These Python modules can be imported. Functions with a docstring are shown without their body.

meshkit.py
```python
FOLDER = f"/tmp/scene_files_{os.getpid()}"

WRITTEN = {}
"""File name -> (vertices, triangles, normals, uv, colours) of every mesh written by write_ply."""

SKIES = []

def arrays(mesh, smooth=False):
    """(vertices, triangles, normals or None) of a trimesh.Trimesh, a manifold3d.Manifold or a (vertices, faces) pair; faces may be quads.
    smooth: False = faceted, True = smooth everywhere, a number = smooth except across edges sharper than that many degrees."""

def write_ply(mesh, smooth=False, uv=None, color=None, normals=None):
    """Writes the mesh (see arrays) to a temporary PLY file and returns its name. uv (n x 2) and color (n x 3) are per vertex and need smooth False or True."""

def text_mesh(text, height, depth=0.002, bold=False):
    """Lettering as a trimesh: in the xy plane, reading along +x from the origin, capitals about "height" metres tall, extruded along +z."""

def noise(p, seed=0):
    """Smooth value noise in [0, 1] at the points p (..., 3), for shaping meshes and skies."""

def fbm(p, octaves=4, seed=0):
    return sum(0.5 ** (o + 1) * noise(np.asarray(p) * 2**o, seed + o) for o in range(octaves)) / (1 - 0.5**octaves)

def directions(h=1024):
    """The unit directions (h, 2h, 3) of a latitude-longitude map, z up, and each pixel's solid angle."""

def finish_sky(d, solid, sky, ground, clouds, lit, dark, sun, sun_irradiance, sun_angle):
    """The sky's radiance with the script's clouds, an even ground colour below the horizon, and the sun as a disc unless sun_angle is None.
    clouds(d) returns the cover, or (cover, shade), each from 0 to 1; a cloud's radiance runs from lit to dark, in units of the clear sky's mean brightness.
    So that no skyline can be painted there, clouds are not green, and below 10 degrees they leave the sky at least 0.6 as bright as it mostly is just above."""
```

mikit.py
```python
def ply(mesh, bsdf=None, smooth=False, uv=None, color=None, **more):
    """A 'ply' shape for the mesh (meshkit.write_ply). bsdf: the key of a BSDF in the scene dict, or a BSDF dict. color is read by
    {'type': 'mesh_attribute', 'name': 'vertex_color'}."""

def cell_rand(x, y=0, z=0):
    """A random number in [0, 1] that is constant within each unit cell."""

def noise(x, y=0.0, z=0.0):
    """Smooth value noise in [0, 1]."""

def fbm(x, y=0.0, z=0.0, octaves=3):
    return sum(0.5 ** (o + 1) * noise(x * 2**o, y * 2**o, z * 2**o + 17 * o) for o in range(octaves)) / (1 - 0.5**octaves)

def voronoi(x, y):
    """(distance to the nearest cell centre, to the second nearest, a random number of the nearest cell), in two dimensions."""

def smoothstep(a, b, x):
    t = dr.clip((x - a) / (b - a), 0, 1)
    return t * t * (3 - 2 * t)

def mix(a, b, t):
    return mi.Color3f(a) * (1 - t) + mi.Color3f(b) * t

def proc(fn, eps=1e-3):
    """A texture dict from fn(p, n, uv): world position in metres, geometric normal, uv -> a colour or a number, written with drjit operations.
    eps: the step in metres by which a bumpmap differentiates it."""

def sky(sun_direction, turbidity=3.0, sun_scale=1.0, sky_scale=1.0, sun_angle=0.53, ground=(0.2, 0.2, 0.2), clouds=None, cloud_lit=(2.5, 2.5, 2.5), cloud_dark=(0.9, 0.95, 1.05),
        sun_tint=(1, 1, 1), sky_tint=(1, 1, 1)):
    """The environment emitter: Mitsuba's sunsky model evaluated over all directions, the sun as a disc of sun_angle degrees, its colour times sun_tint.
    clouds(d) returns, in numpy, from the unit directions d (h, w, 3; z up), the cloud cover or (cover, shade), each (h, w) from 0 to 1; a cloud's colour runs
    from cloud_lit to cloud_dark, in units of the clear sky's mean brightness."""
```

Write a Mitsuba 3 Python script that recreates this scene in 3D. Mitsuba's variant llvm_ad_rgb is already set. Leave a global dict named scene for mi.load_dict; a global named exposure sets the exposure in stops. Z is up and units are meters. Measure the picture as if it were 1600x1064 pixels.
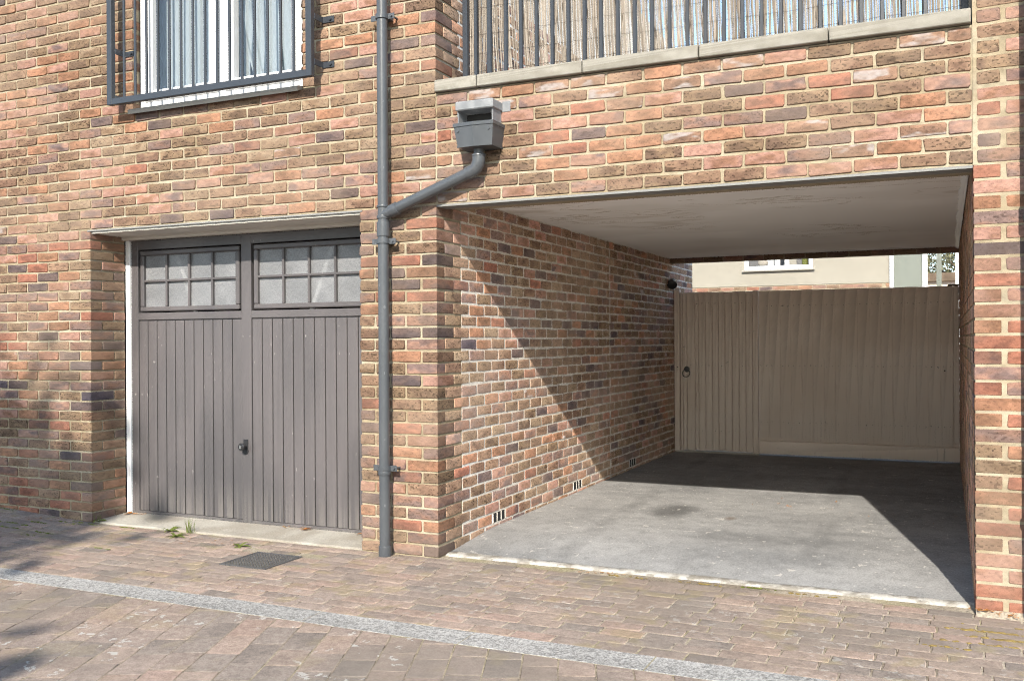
import math, random
import numpy as np
import trimesh
import drjit as dr
import mitsuba as mi
import mikit
import meshkit
from mikit import noise, fbm, voronoi, cell_rand, smoothstep, mix
from shapely.geometry import Polygon, box as sbox

T = mi.ScalarTransform4f
scene, labels = {}, {}
rng = np.random.default_rng(7)
random.seed(7)

# ------------------------------------------------------------------ camera, sky, exposure
CAM = np.array([2.8477, -5.1337, 1.3346])
YAW, ROLL = 0.4280, -0.0059
FW = np.array([-math.sin(YAW), math.cos(YAW), 0.0])
RT = np.array([math.cos(YAW), math.sin(YAW), 0.0])
UP = np.array([0, 0, 1.0]) - ROLL * RT
scene['camera'] = {'type': 'perspective', 'fov': 56.52, 'fov_axis': 'x', 'near_clip': 0.05, 'far_clip': 400.0,
                   'to_world': T().look_at(origin=CAM.tolist(), target=(CAM + FW).tolist(), up=UP.tolist())}
SUN = np.array([0.198, -0.811, 0.548])
scene['sky'] = mikit.sky(SUN.tolist(), turbidity=3.0, ground=(0.3, 0.27, 0.24), sky_scale=1.6, sun_tint=(.88, 1.02, 1.3), sky_tint=(1.1, 1.0, .92))
labels['sky'] = {'kind': 'structure'}
exposure = 2.75


# ------------------------------------------------------------------ helpers
def rgb(*c):
    return {'type': 'rgb', 'value': list(c)}


def mat(name, d):
    scene[name] = d
    return name


def two(d):
    return {'type': 'twosided', 'bsdf': d}


def diffuse(name, col):
    return mat(name, two({'type': 'diffuse', 'reflectance': mikit.proc(col) if callable(col) else rgb(*col)}))


def princ(name, col, rough=0.5, metallic=0.0, spec=0.5, **kw):
    c = mikit.proc(col) if callable(col) else rgb(*col)
    return mat(name, two({'type': 'principled', 'base_color': c, 'roughness': rough, 'metallic': metallic, 'specular': spec, **kw}))


class MB:
    """Collects triangles of one mesh, with one uv pair (two random numbers) per added piece."""
    def __init__(self):
        self.v, self.f, self.uv, self.n = [], [], [], 0

    def add(self, V, F, uv=(0.5, 0.5)):
        V, F = np.asarray(V, float), np.asarray(F, int)
        self.v.append(V)
        self.f.append(F + self.n)
        uvs = np.tile(np.asarray(uv, float), (len(V), 1))
        if len(V) == 31:   # a face brick: its 64 kinds, and how near a point lies to the brick's heart
            uvs[:, 1] = (math.floor(uv[1] * 64) + 0.1) / 64
            uvs[30, 1] += 0.8 / 64
        self.uv.append(uvs)
        self.n += len(V)
        return self

    def tm(self, m, uv=(0.5, 0.5)):
        return self.add(m.vertices, m.faces, uv)

    def box(self, lo, hi, c=0.0, uv=(0.5, 0.5)):
        V, F = cbox(lo, hi, c) if c > 0 else pbox(lo, hi)
        return self.add(V, F, uv)

    def ply(self, bsdf, smooth=False, **more):
        V, F = np.vstack(self.v), np.vstack(self.f)
        if smooth not in (True, False):
            return mikit.ply((V, F), bsdf, smooth=smooth, **more)
        return mikit.ply((V, F), bsdf, smooth=smooth, uv=np.vstack(self.uv), **more)


def pbox(lo, hi):
    lo, hi = np.minimum(lo, hi).astype(float), np.maximum(lo, hi).astype(float)
    V, F = [], []
    for ax in range(3):
        a, b = (ax + 1) % 3, (ax + 2) % 3
        for s in (0, 1):
            q = []
            for i, j in ((0, 0), (1, 0), (1, 1), (0, 1)):
                p = np.zeros(3)
                p[ax] = (lo, hi)[s][ax]
                p[a] = (lo, hi)[i][a]
                p[b] = (lo, hi)[j][b]
                q.append(p)
            k = len(V)
            V += q
            F += [[k, k + 1, k + 2], [k, k + 2, k + 3]] if s else [[k, k + 2, k + 1], [k, k + 3, k + 2]]
    return np.array(V), np.array(F)


def _cbox_topology():
    ids, F = {}, []
    def vid(s, ax):
        return ids.setdefault((s, ax), len(ids))
    S = [(x, y, z) for x in (-1, 1) for y in (-1, 1) for z in (-1, 1)]
    for s in S:
        for ax in range(3):
            vid(s, ax)
    def orient(tri, n):
        P = [pos(i) for i in tri]
        nn = np.cross(P[1] - P[0], P[2] - P[0])
        return tri if nn @ n > 0 else tri[::-1]
    inv = {i: k for k, i in ids.items()}
    def pos(i):
        s, ax = inv[i]
        p = np.array(s, float) * 0.8
        p[ax] = s[ax]
        return p
    for ax in range(3):
        a, b = (ax + 1) % 3, (ax + 2) % 3
        for sg in (-1, 1):
            q = []
            for i, j in ((-1, -1), (1, -1), (1, 1), (-1, 1)):
                s = [0, 0, 0]
                s[ax], s[a], s[b] = sg, i, j
                q.append(vid(tuple(s), ax))
            n = np.zeros(3); n[ax] = sg
            F += [orient([q[0], q[1], q[2]], n), orient([q[0], q[2], q[3]], n)]
    for ax in range(3):
        a, b = (ax + 1) % 3, (ax + 2) % 3
        for i in (-1, 1):
            for j in (-1, 1):
                s0, s1 = [0, 0, 0], [0, 0, 0]
                s0[ax], s0[a], s0[b] = -1, i, j
                s1[ax], s1[a], s1[b] = 1, i, j
                q = [vid(tuple(s0), a), vid(tuple(s1), a), vid(tuple(s1), b), vid(tuple(s0), b)]
                n = np.zeros(3); n[a], n[b] = i, j
                F += [orient([q[0], q[1], q[2]], n), orient([q[0], q[2], q[3]], n)]
    for s in S:
        F.append(orient([vid(s, 0), vid(s, 1), vid(s, 2)], np.array(s, float)))
    sg = np.array([inv[i][0] for i in range(24)], float)
    axm = np.zeros((24, 3))
    for i in range(24):
        axm[i, inv[i][1]] = 1
    return sg, axm, np.array(F)


_SG, _AX, _CF = _cbox_topology()


def cbox(lo, hi, c):
    """A box with chamfered edges: 24 vertices, 44 triangles."""
    lo, hi = np.minimum(lo, hi).astype(float), np.maximum(lo, hi).astype(float)
    m, h = (lo + hi) / 2, (hi - lo) / 2
    c = min(c, 0.45 * h.min())
    return m + _SG * (h - c * (1 - _AX)), _CF


_N10 = np.array([(-1, -.8), (-.96, -1), (0, -1), (.96, -1), (1, -.8), (1, .8), (.96, 1), (0, 1), (-.96, 1), (-1, .8)], float)
_RF = []
for _k in range(10):
    _j = (_k + 1) % 10
    _RF += [[_k, _j, 30], [_k + 10, _j + 10, _j], [_k + 10, _j, _k], [_k + 20, _j + 20, _j + 10], [_k + 20, _j + 10, _k + 10]]
_RF = np.array(_RF)


def face_brick(o, u, v, L, H, D=0.09, c=0.0035, wob=0.0019, g=None, tilt_sd=.006):
    """A brick seen on one face: o is the centre of its face, u and v span it, w = u x v points out. 31 vertices, 50 triangles."""
    g = rng if g is None else g
    u, v = np.asarray(u, float), np.asarray(v, float)
    w = np.cross(u, v)
    P = _N10 * np.array([L / 2, H / 2]) + g.normal(0, wob, (10, 2))
    P[[1, 3, 6, 8], 0] = np.sign(P[[1, 3, 6, 8], 0]) * (L / 2 - 0.006) + g.normal(0, wob, 4)
    A = P * (1 - c / np.array([L / 2, H / 2]))
    tilt = g.normal(0, tilt_sd, 2)
    wt = lambda Q: Q @ tilt
    V = np.vstack([o + A @ np.array([u, v]) + np.outer(wt(A), w),
                   o + P @ np.array([u, v]) + np.outer(wt(P) - c, w),
                   o + P @ np.array([u, v]) - D * w,
                   [o + w * 0.0006]])
    return V, _RF


def prism(poly, z0, z1, c=0.003, dz=None):
    """A convex polygon slab with a chamfered top edge."""
    P = np.array(poly.exterior.coords)[:-1]
    if Polygon(P).exterior.is_ccw is False:
        P = P[::-1]
    n, m = len(P), P.mean(0)
    d = np.linalg.norm(P - m, axis=1, keepdims=True)
    A = m + (P - m) * (1 - c / np.maximum(d * 0.6, c * 2))
    z = np.full(n, z1) if dz is None else z1 + dz(P)
    V = np.vstack([np.c_[A, z], np.c_[P, z - c], np.c_[P, np.full(n, z0)], [[m[0], m[1], z.mean()]]])
    F = []
    for k in range(n):
        j = (k + 1) % n
        F += [[k, j, 3 * n], [k + n, j + n, j], [k + n, j, k], [k + 2 * n, j + 2 * n, j + n], [k + 2 * n, j + n, k + n]]
    return V, np.array(F)


def tube(pts, r, n=12, caps=True):
    P = np.asarray(pts, float)
    r = np.broadcast_to(np.asarray(r, float), len(P))
    V, F = [], []
    t0 = P[1] - P[0]
    up = np.array([0, 0, 1.0]) if abs(t0[2]) < 0.9 * np.linalg.norm(t0) else np.array([0, 1.0, 0])
    for i in range(len(P)):
        t = P[min(i + 1, len(P) - 1)] - P[max(i - 1, 0)]
        t /= np.linalg.norm(t)
        x = np.cross(up, t); x /= np.linalg.norm(x)
        y = np.cross(t, x)
        a = np.arange(n) * 2 * np.pi / n
        V.append(P[i] + r[i] * (np.cos(a)[:, None] * x + np.sin(a)[:, None] * y))
    for i in range(len(P) - 1):
        for k in range(n):
            j = (k + 1) % n
            F += [[i * n + k, i * n + j, (i + 1) * n + j], [i * n + k, (i + 1) * n + j, (i + 1) * n + k]]
    V = np.vstack(V)
    if caps:
        a, b = len(V), len(V) + 1
        V = np.vstack([V, P[0], P[-1]])
        e = (len(P) - 1) * n
        for k in range(n):
            j = (k + 1) % n
            F += [[a, j, k], [b, e + k, e + j]]
    return V, np.array(F)


def key_for(base):
    if base not in scene and base not in labels:
        return base
    k = 1
    while f'{base}_{k:03d}' in scene or f'{base}_{k:03d}' in labels:
        k += 1
    return f'{base}_{k:03d}'


_count = {}


def put(base, shape, label=None, cat=None, group=None, kind=None):
    """One entry of the scene; a repeated name takes a number."""
    k = _count.get(base, 0)
    key = base if k == 0 else f'{base}_{k:03d}'
    _count[base] = k + 1
    scene[key] = shape
    note(key, label, cat, group, kind)
    return key


def note(key, label=None, cat=None, group=None, kind=None):
    d = {a: b for a, b in (('label', label), ('category', cat), ('group', group), ('kind', kind)) if b}
    if d:
        labels[key] = d
    return key


def thing(base, label, cat, group=None):
    k = _count.get(base, 0)
    key = base if k == 0 else f'{base}_{k:03d}'
    _count[base] = k + 1
    return note(key, label, cat, group)


# ------------------------------------------------------------------ materials
# base colour, second colour, dark specks, white bloom
PAL = [
    ((0.254, 0.164, 0.112), (0.165, 0.098, 0.071), 0.86, 0.0),
    ((0.219, 0.150, 0.097), (0.135, 0.088, 0.065), 1.0, 0.0),
    ((0.358, 0.207, 0.167), (0.254, 0.132, 0.085), 0.29, 0.0),
    ((0.343, 0.177, 0.112), (0.210, 0.114, 0.071), 0.4, 0.0),
    ((0.184, 0.128, 0.117), (0.278, 0.158, 0.117), 0.63, 0.0),
    ((0.135, 0.098, 0.093), (0.076, 0.062, 0.071), 0.46, 0.0),
    ((0.323, 0.137, 0.093), (0.210, 0.095, 0.071), 0.29, 0.0),
    ((0.289, 0.171, 0.117), (0.165, 0.103, 0.077), 0.46, 0.9),
    ((0.329, 0.192, 0.147), (0.127, 0.095, 0.102), 0.23, 0.1),
    ((0.091, 0.076, 0.093), (0.052, 0.050, 0.071), 0.23, 0.0),
    ((0.236, 0.121, 0.090), (0.102, 0.071, 0.074), 0.34, 0.0),
    ((0.296, 0.218, 0.151), (0.193, 0.128, 0.083), 0.75, 0.0),
]


def chain(k, values):
    out = mi.Color3f(*values[0])
    for i, c in enumerate(values[1:], 1):
        out = dr.select(k > i - 0.001, mi.Color3f(*c), out)
    return out


def chain1(k, values):
    out = mi.Float(values[0])
    for i, c in enumerate(values[1:], 1):
        out = dr.select(k > i - 0.001, mi.Float(c), out)
    return out


def brick_col(p, n, uv):
    k, s = dr.floor(uv.x * 16.0), dr.floor(uv.y * 64.0)
    heart = uv.y * 64.0 - s
    a, b = chain(k, [c[0] for c in PAL]), chain(k, [c[1] for c in PAL])
    sp, bl = chain1(k, [c[2] for c in PAL]), chain1(k, [c[3] for c in PAL])
    r1, r2, r3 = cell_rand(s, 3), cell_rand(s, 9), cell_rand(s, 14)
    big = fbm(p.x * 11 + s, p.y * 11 + s, p.z * 17 + s, octaves=3)
    c = mix(a, b, smoothstep(0.40, 0.66, big) * (0.45 + 0.55 * r1))
    c = mix(c, b * 0.82, smoothstep(0.25, 0.70, heart + 0.7 * (big - 0.5)) * dr.select(r3 > 0.4, 0.6, 0.1))
    tint = 0.88 + 0.30 * r2
    mid = fbm(p.x * 48 + s, p.y * 48, p.z * 60, octaves=2)
    fine = noise(p.x * 260, p.y * 260, p.z * 260)
    c = c * tint * (0.50 + 0.56 * mid + 0.30 * fine)
    dots = noise(p.x * 105 + s, p.y * 105, p.z * 105 + s)
    c = c * (1 - 0.72 * sp * smoothstep(0.70, 0.80, dots))
    pit = noise(p.x * 34 + s, p.y * 34 + s, p.z * 40)
    c = c * (1 - 0.6 * sp * smoothstep(0.84, 0.90, pit))
    veil = fbm(p.x * 2.6 + 4, p.y * 2.6, p.z * 2.6, octaves=4)
    c = mix(c, mi.Color3f(.33, .25, .19), 0.06 + 0.32 * smoothstep(0.3, 0.75, veil))
    c = c * (0.75 + 0.26 * fbm(p.x * 0.9, p.y * 0.9, p.z * 0.9 + 3, octaves=2))
    c = c * (1 - 0.16 * smoothstep(0.55, 0.75, fbm(p.x * 6, p.y * 6, p.z * 0.7, octaves=3)))
    white = smoothstep(0.50, 0.72, fbm(p.x * 9 + s, p.y * 9, p.z * 24 + s, octaves=3)) * bl
    return mix(c, mi.Color3f(.36, .34, .335), dr.clip(white * (0.35 + 0.65 * mid), 0, 0.85))


def mortar_fn(base, pale):
    def fn(p, n, uv):
        a = fbm(p.x * 3.1, p.y * 3.1, p.z * 4.3, octaves=3)
        g = noise(p.x * 330, p.y * 330, p.z * 330)
        m = fbm(p.x * 40, p.y * 40, p.z * 40, octaves=2)
        c = mix(mi.Color3f(*base), mi.Color3f(*pale), smoothstep(0.3, 0.75, a))
        st = smoothstep(0.55, 0.75, fbm(p.x * 9 + 3, p.y * 9, p.z * 13, octaves=3))
        return c * (0.62 + 0.36 * m + 0.30 * g) * (1 - 0.16 * st)
    return fn


diffuse('m_brick', brick_col)
diffuse('m_mortar', mortar_fn((0.305, 0.251, 0.171), (0.380, 0.334, 0.251)))
diffuse('m_brick_brightened', lambda p, n, uv: dr.minimum(brick_col(p, n, uv) * 2.1, 0.80))  # front brick colour raised to stand in for light on the carport walls
diffuse('m_mortar_pale', mortar_fn((.73, .68, .60), (.82, .78, .72)))  # whiter carport mortar, raised further to stand in for light

PAVE = [((0.306, 0.242, 0.201), (0.252, 0.201, 0.169)), ((0.285, 0.230, 0.196), (0.233, 0.189, 0.163)), ((0.327, 0.254, 0.212), (0.285, 0.218, 0.178)), ((0.252, 0.212, 0.184), (0.199, 0.169, 0.148)), ((0.316, 0.235, 0.196), (0.271, 0.206, 0.169))]


def paver_fn(spots, moss):
    def fn(p, n, uv):
        k, s = dr.floor(uv.x * 16.0), uv.y * 47.0
        a, b = chain(k, [c[0] for c in PAVE]), chain(k, [c[1] for c in PAVE])
        big = fbm(p.x * 4 + s, p.y * 4 + s, 0.0, octaves=3)
        c = mix(a, b, smoothstep(0.3, 0.7, big))
        fine = noise(p.x * 190, p.y * 190, 0.0)
        mid = fbm(p.x * 45 + s, p.y * 45, 0.0, octaves=2)
        c = c * (0.60 + 0.40 * mid + 0.40 * fine)
        dirt = fbm(p.x * 1.3 + 5, p.y * 1.7, 3.0, octaves=4)
        c = mix(c, mi.Color3f(.19, .165, .14), 0.5 * smoothstep(0.48, 0.72, dirt))
        wx, wy = noise(p.x * 55, p.y * 55, 1.0) - 0.5, noise(p.x * 55, p.y * 55, 2.0) - 0.5
        d1, d2, w = voronoi(p.x * 14 + 40 + 0.7 * wx, p.y * 14 + 40 + 0.7 * wy)
        size = 0.06 + 0.27 * w * w
        patch = smoothstep(0.46, 0.62, fbm(p.x * 1.6, p.y * 1.6, 9.0, octaves=2))
        edge = 0.06 * noise(p.x * 120, p.y * 120, 0.0)
        sp = (1 - smoothstep(size - 0.04, size + 0.02, d1 + edge)) * dr.select(w > 0.62, 1.0, 0.0) * patch * spots
        c = mix(c, mi.Color3f(.44, .43, .395), 0.75 * sp)
        g = smoothstep(0.60, 0.74, fbm(p.x * 7, p.y * 7, 21.0, octaves=3)) * moss
        return mix(c, mi.Color3f(.30, .25, .10), 0.45 * g)
    return fn


diffuse('m_paver', paver_fn(0.45, 0.5))
diffuse('m_road_paver', paver_fn(1.0, 0.25))


def joint_col(p, n, uv):
    a = fbm(p.x * 5, p.y * 5, 0.0, octaves=3)
    b = noise(p.x * 140, p.y * 140, 0.0)
    c = mix(mi.Color3f(.36, .315, .25), mi.Color3f(.30, .265, .175), smoothstep(0.45, 0.68, a))
    c = mix(c, mi.Color3f(.22, .185, .145), smoothstep(0.55, 0.75, fbm(p.x * 2.2 + 7, p.y * 2.2, 4.0, octaves=3)))
    return c * (0.65 + 0.6 * b)


def road_joint_col(p, n, uv):
    b = noise(p.x * 140, p.y * 140, 0.0)
    a = fbm(p.x * 3, p.y * 3, 0.0, octaves=3)
    return mix(mi.Color3f(.25, .21, .165), mi.Color3f(.33, .285, .20), smoothstep(0.4, 0.7, a)) * (0.6 + 0.6 * b)


def ground_col(p, n, uv):
    a = fbm(p.x * 0.7, p.y * 0.7, 0.0, octaves=4)
    b = noise(p.x * 30, p.y * 30, 0.0)
    return mix(mi.Color3f(.34, .275, .225), mi.Color3f(.25, .215, .19), a) * (0.8 + 0.4 * b)


def granite_col(p, n, uv):
    a = noise(p.x * 170, p.y * 170, p.z * 170)
    b = noise(p.x * 75 + 9, p.y * 75, p.z * 75)
    l = fbm(p.x * 2.5, p.y * 2.5, 2.0, octaves=3)
    c = mix(mi.Color3f(.18, .175, .167), mi.Color3f(.42, .41, .39), smoothstep(0.15, 0.85, 0.62 * a + 0.38 * b))
    return c * (0.78 + 0.4 * l) * (0.92 + 0.16 * uv.y)


def asphalt_col(p, n, uv):
    a = noise(p.x * 150, p.y * 150, 0.0)
    b = fbm(p.x * 1.2, p.y * 0.9, 0.0, octaves=4)
    d = fbm(p.x * 14, p.y * 14, 0.0, octaves=3)
    b = 0.6 * b + 0.4 * fbm(p.x * 1.1, p.y * 4.5, 8.0, octaves=3)
    c = mix(mi.Color3f(.195, .195, .195), mi.Color3f(.29, .288, .284), smoothstep(0.25, 0.75, b)) * (0.66 + 0.34 * a + 0.34 * d)
    def blot(x, y, rx, ry):
        w = 0.6 * (fbm(p.x * 5, p.y * 5, 3.0, octaves=3) - 0.5)
        return 1 - smoothstep(0.25, 1.15, dr.sqrt(dr.square((p.x - x) / rx) + dr.square((p.y - y) / ry)) + w)
    c = c * (1 - 0.50 * blot(0.98, 1.85, 0.22, 0.42)) * (1 - 0.15 * blot(1.75, 1.05, 0.5, 0.3))
    c = mix(c, mi.Color3f(.13, .09, .06), 0.6 * blot(1.43, 1.72, 0.06, 0.09))
    tyre = smoothstep(0.10, 0.02, dr.abs(dr.abs(p.x - 1.45 + 0.05 * p.y) - 0.72)) * smoothstep(0.35, 0.65, fbm(p.x * 6, p.y * 1.3, 2.0, octaves=3))
    c = c * (1 - 0.14 * tyre)
    sp = smoothstep(0.90, 0.95, noise(p.x * 33, p.y * 33, 5.0))
    return mix(c, mi.Color3f(.55, .52, .48), 0.5 * sp)


def concrete_col(p, n, uv):
    a = fbm(p.x * 4, p.y * 4, p.z * 4, octaves=4)
    b = noise(p.x * 120, p.y * 120, p.z * 120)
    return mix(mi.Color3f(.31, .28, .235), mi.Color3f(.41, .385, .335), smoothstep(.3, .7, a)) * (0.78 + 0.3 * b)


def edge_col(p, n, uv):
    a = fbm(p.x * 22, p.y * 22, p.z * 22, octaves=3)
    b = noise(p.x * 150, p.y * 150, p.z * 150)
    return mix(mi.Color3f(.30, .275, .235), mi.Color3f(.52, .50, .455), smoothstep(.3, .6, a)) * (0.75 + 0.35 * b)


def coping_col(p, n, uv):
    a = fbm(p.x * 6 + uv.y * 9, p.y * 6, p.z * 14, octaves=4)
    s = fbm(p.x * 30, p.y * 30, p.z * 3, octaves=2)
    b = noise(p.x * 240, p.y * 240, p.z * 240)
    c = mix(mi.Color3f(.225, .21, .178), mi.Color3f(.305, .29, .256), smoothstep(.3, .7, a))
    return c * (0.80 + 0.18 * s + 0.14 * b) * (0.94 + 0.1 * uv.x)


def soffit_col(p, n, uv):
    a = fbm(p.x * 1.1, p.y * 2.2, 0.0, octaves=4)
    f = fbm(p.x * 2.2 + 1.5 * a, p.y * 5 + a, 7.0, octaves=5)
    vein = 1 - smoothstep(0.0, 0.03, dr.abs(f - 0.5))
    where = smoothstep(0.55, 0.66, fbm(p.x * 0.9 + 3.2, p.y * 0.9 + 1.0, 2.0, octaves=2))
    c = mix(mi.Color3f(.78, .765, .74), mi.Color3f(.85, .84, .82), smoothstep(.3, .7, a))
    c = mix(c, mi.Color3f(.36, .30, .22), 0.55 * vein * where)
    return mix(c, mi.Color3f(.42, .36, .28), 0.35 * smoothstep(0.62, 0.75, f) * where)


def gate_col(p, n, uv):
    s = uv.y * 37
    g = fbm(p.x * 60 + s, p.y * 60, p.z * 3.0 + s, octaves=3)
    k = noise(p.x * 11 + s, p.y, p.z * 9 + s)
    d = fbm(p.x * 1.4, 0.0, p.z * 1.4, octaves=3)
    c = mix(mi.Color3f(.72, .61, .52), mi.Color3f(.84, .73, .635), g) * (0.80 + 0.30 * uv.x)
    c = mix(c, mi.Color3f(.60, .49, .40), 0.4 * smoothstep(.5, .75, d))
    return c * (1 - 0.55 * smoothstep(0.90, 0.96, k)) * (1 - 0.35 * smoothstep(0.62, 0.8, g) * (1 - smoothstep(0.2, 0.9, p.z)))


def door_col(p, n, uv):
    a = fbm(p.x * 3, p.y, p.z * 0.9, octaves=3)
    st = fbm(p.x * 70 + uv.y * 30, p.y, p.z * 1.2, octaves=2)
    sc = smoothstep(0.955, 0.975, noise(p.x * 60, 2.0, p.z * 16)) * dr.select(noise(p.x * 3, 5.0, p.z * 3) > 0.55, 1.0, 0.0)
    c = mix(mi.Color3f(.070, .066, .069), mi.Color3f(.106, .096, .098), smoothstep(.3, .7, a)) * (0.88 + 0.2 * st)
    dust = (1 - smoothstep(0.02, 0.34, p.z + 0.25 * (a - 0.5))) * smoothstep(0.3, 0.7, st)
    c = mix(c, mi.Color3f(.26, .235, .205), 0.22 * dust)
    return mix(c, mi.Color3f(.42, .40, .38), 0.4 * sc)


def cream_col(p, n, uv):
    a = fbm(p.x * 1.5, p.y, p.z * 3, octaves=4)
    return mix(mi.Color3f(.27, .25, .208), mi.Color3f(.315, .295, .25), a)


def reed_col(p, n, uv):
    a = fbm(p.x * 200, p.y * 200, p.z * 5 + uv.y * 40, octaves=2)
    node = smoothstep(0.86, 0.93, noise(uv.y * 900, 0.0, p.z * 9 + uv.y * 77))
    c = mix(mi.Color3f(.14, .115, .092), mi.Color3f(.36, .32, .275), dr.clip(0.25 * a + 0.85 * uv.x, 0, 1))
    return c * (1 - 0.6 * node)


def lead_col(p, n, uv):
    a = fbm(p.x * 25, p.y * 25, p.z * 9, octaves=3)
    return mix(mi.Color3f(.15, .158, .168), mi.Color3f(.25, .26, .27), smoothstep(.2, .85, a))


def pipe_col(p, n, uv):
    a = fbm(p.x * 14, p.y * 14, p.z * 4, octaves=3)
    b = smoothstep(0.90, 0.95, noise(p.x * 60, p.y * 60, p.z * 22))
    return mix(mi.Color3f(.050, .056, .064), mi.Color3f(.078, .084, .092), a) + mi.Color3f(.05) * b


def obscured_col(p, n, uv):
    a = noise(p.x * 190, p.y * 190, p.z * 190)
    b = fbm(p.x * 7 + uv.y * 20, p.y, p.z * 7, octaves=2)
    return mix(mi.Color3f(.19, .195, .205), mi.Color3f(.35, .355, .37), smoothstep(.15, .9, 0.5 * a + 0.5 * b))


def curtain_col(p, n, uv):
    a = noise(p.x * 300, p.y * 300, p.z * 300)
    return mi.Color3f(.46, .535, .58) * (0.85 + 0.15 * a)


diffuse('m_joint', joint_col)
diffuse('m_road_joint', road_joint_col)
diffuse('m_ground', ground_col)
diffuse('m_granite', granite_col)
diffuse('m_asphalt', asphalt_col)
diffuse('m_concrete', concrete_col)
diffuse('m_edge', edge_col)
diffuse('m_coping', coping_col)
diffuse('m_soffit', soffit_col)
diffuse('m_gate', gate_col)
princ('m_door', door_col, rough=0.42, spec=0.4)
diffuse('m_cream', cream_col)
diffuse('m_reed', reed_col)
princ('m_lead', lead_col, rough=0.55, metallic=0.0, spec=0.5)
princ('m_pipe', pipe_col, rough=0.33, spec=0.5)
princ('m_guard', (.030, .035, .044), rough=0.38, spec=0.5)
princ('m_pvc', (.60, .61, .62), rough=0.5, spec=0.25)
princ('m_frame_white', lambda p, n, uv: mi.Color3f(.76, .77, .78) * (0.86 + 0.2 * fbm(p.x * 20, p.y * 20, p.z * 6, octaves=3)), rough=0.45)
princ('m_soffit_board', lambda p, n, uv: mi.Color3f(.56, .53, .48) * (0.86 + 0.2 * fbm(p.x * 6, p.y * 20, p.z * 20, octaves=3)), rough=0.5)
princ('m_sill', (.30, .28, .25), rough=0.45)
princ('m_black', (.02, .02, .022), rough=0.35)
princ('m_iron', lambda p, n, uv: mi.Color3f(.062, .06, .06) * (0.6 + 0.8 * fbm(p.x * 60, p.y * 60, p.z * 60)), rough=0.5, spec=0.5)
princ('m_chrome', (.7, .7, .68), rough=0.25, metallic=1.0)
diffuse('m_steel', (.22, .22, .215))
diffuse('m_dark', (.05, .05, .05))
diffuse('m_room', (.16, .16, .165))
diffuse('m_plaster', (.62, .63, .64))
diffuse('m_wire', (.05, .045, .04))
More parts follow.
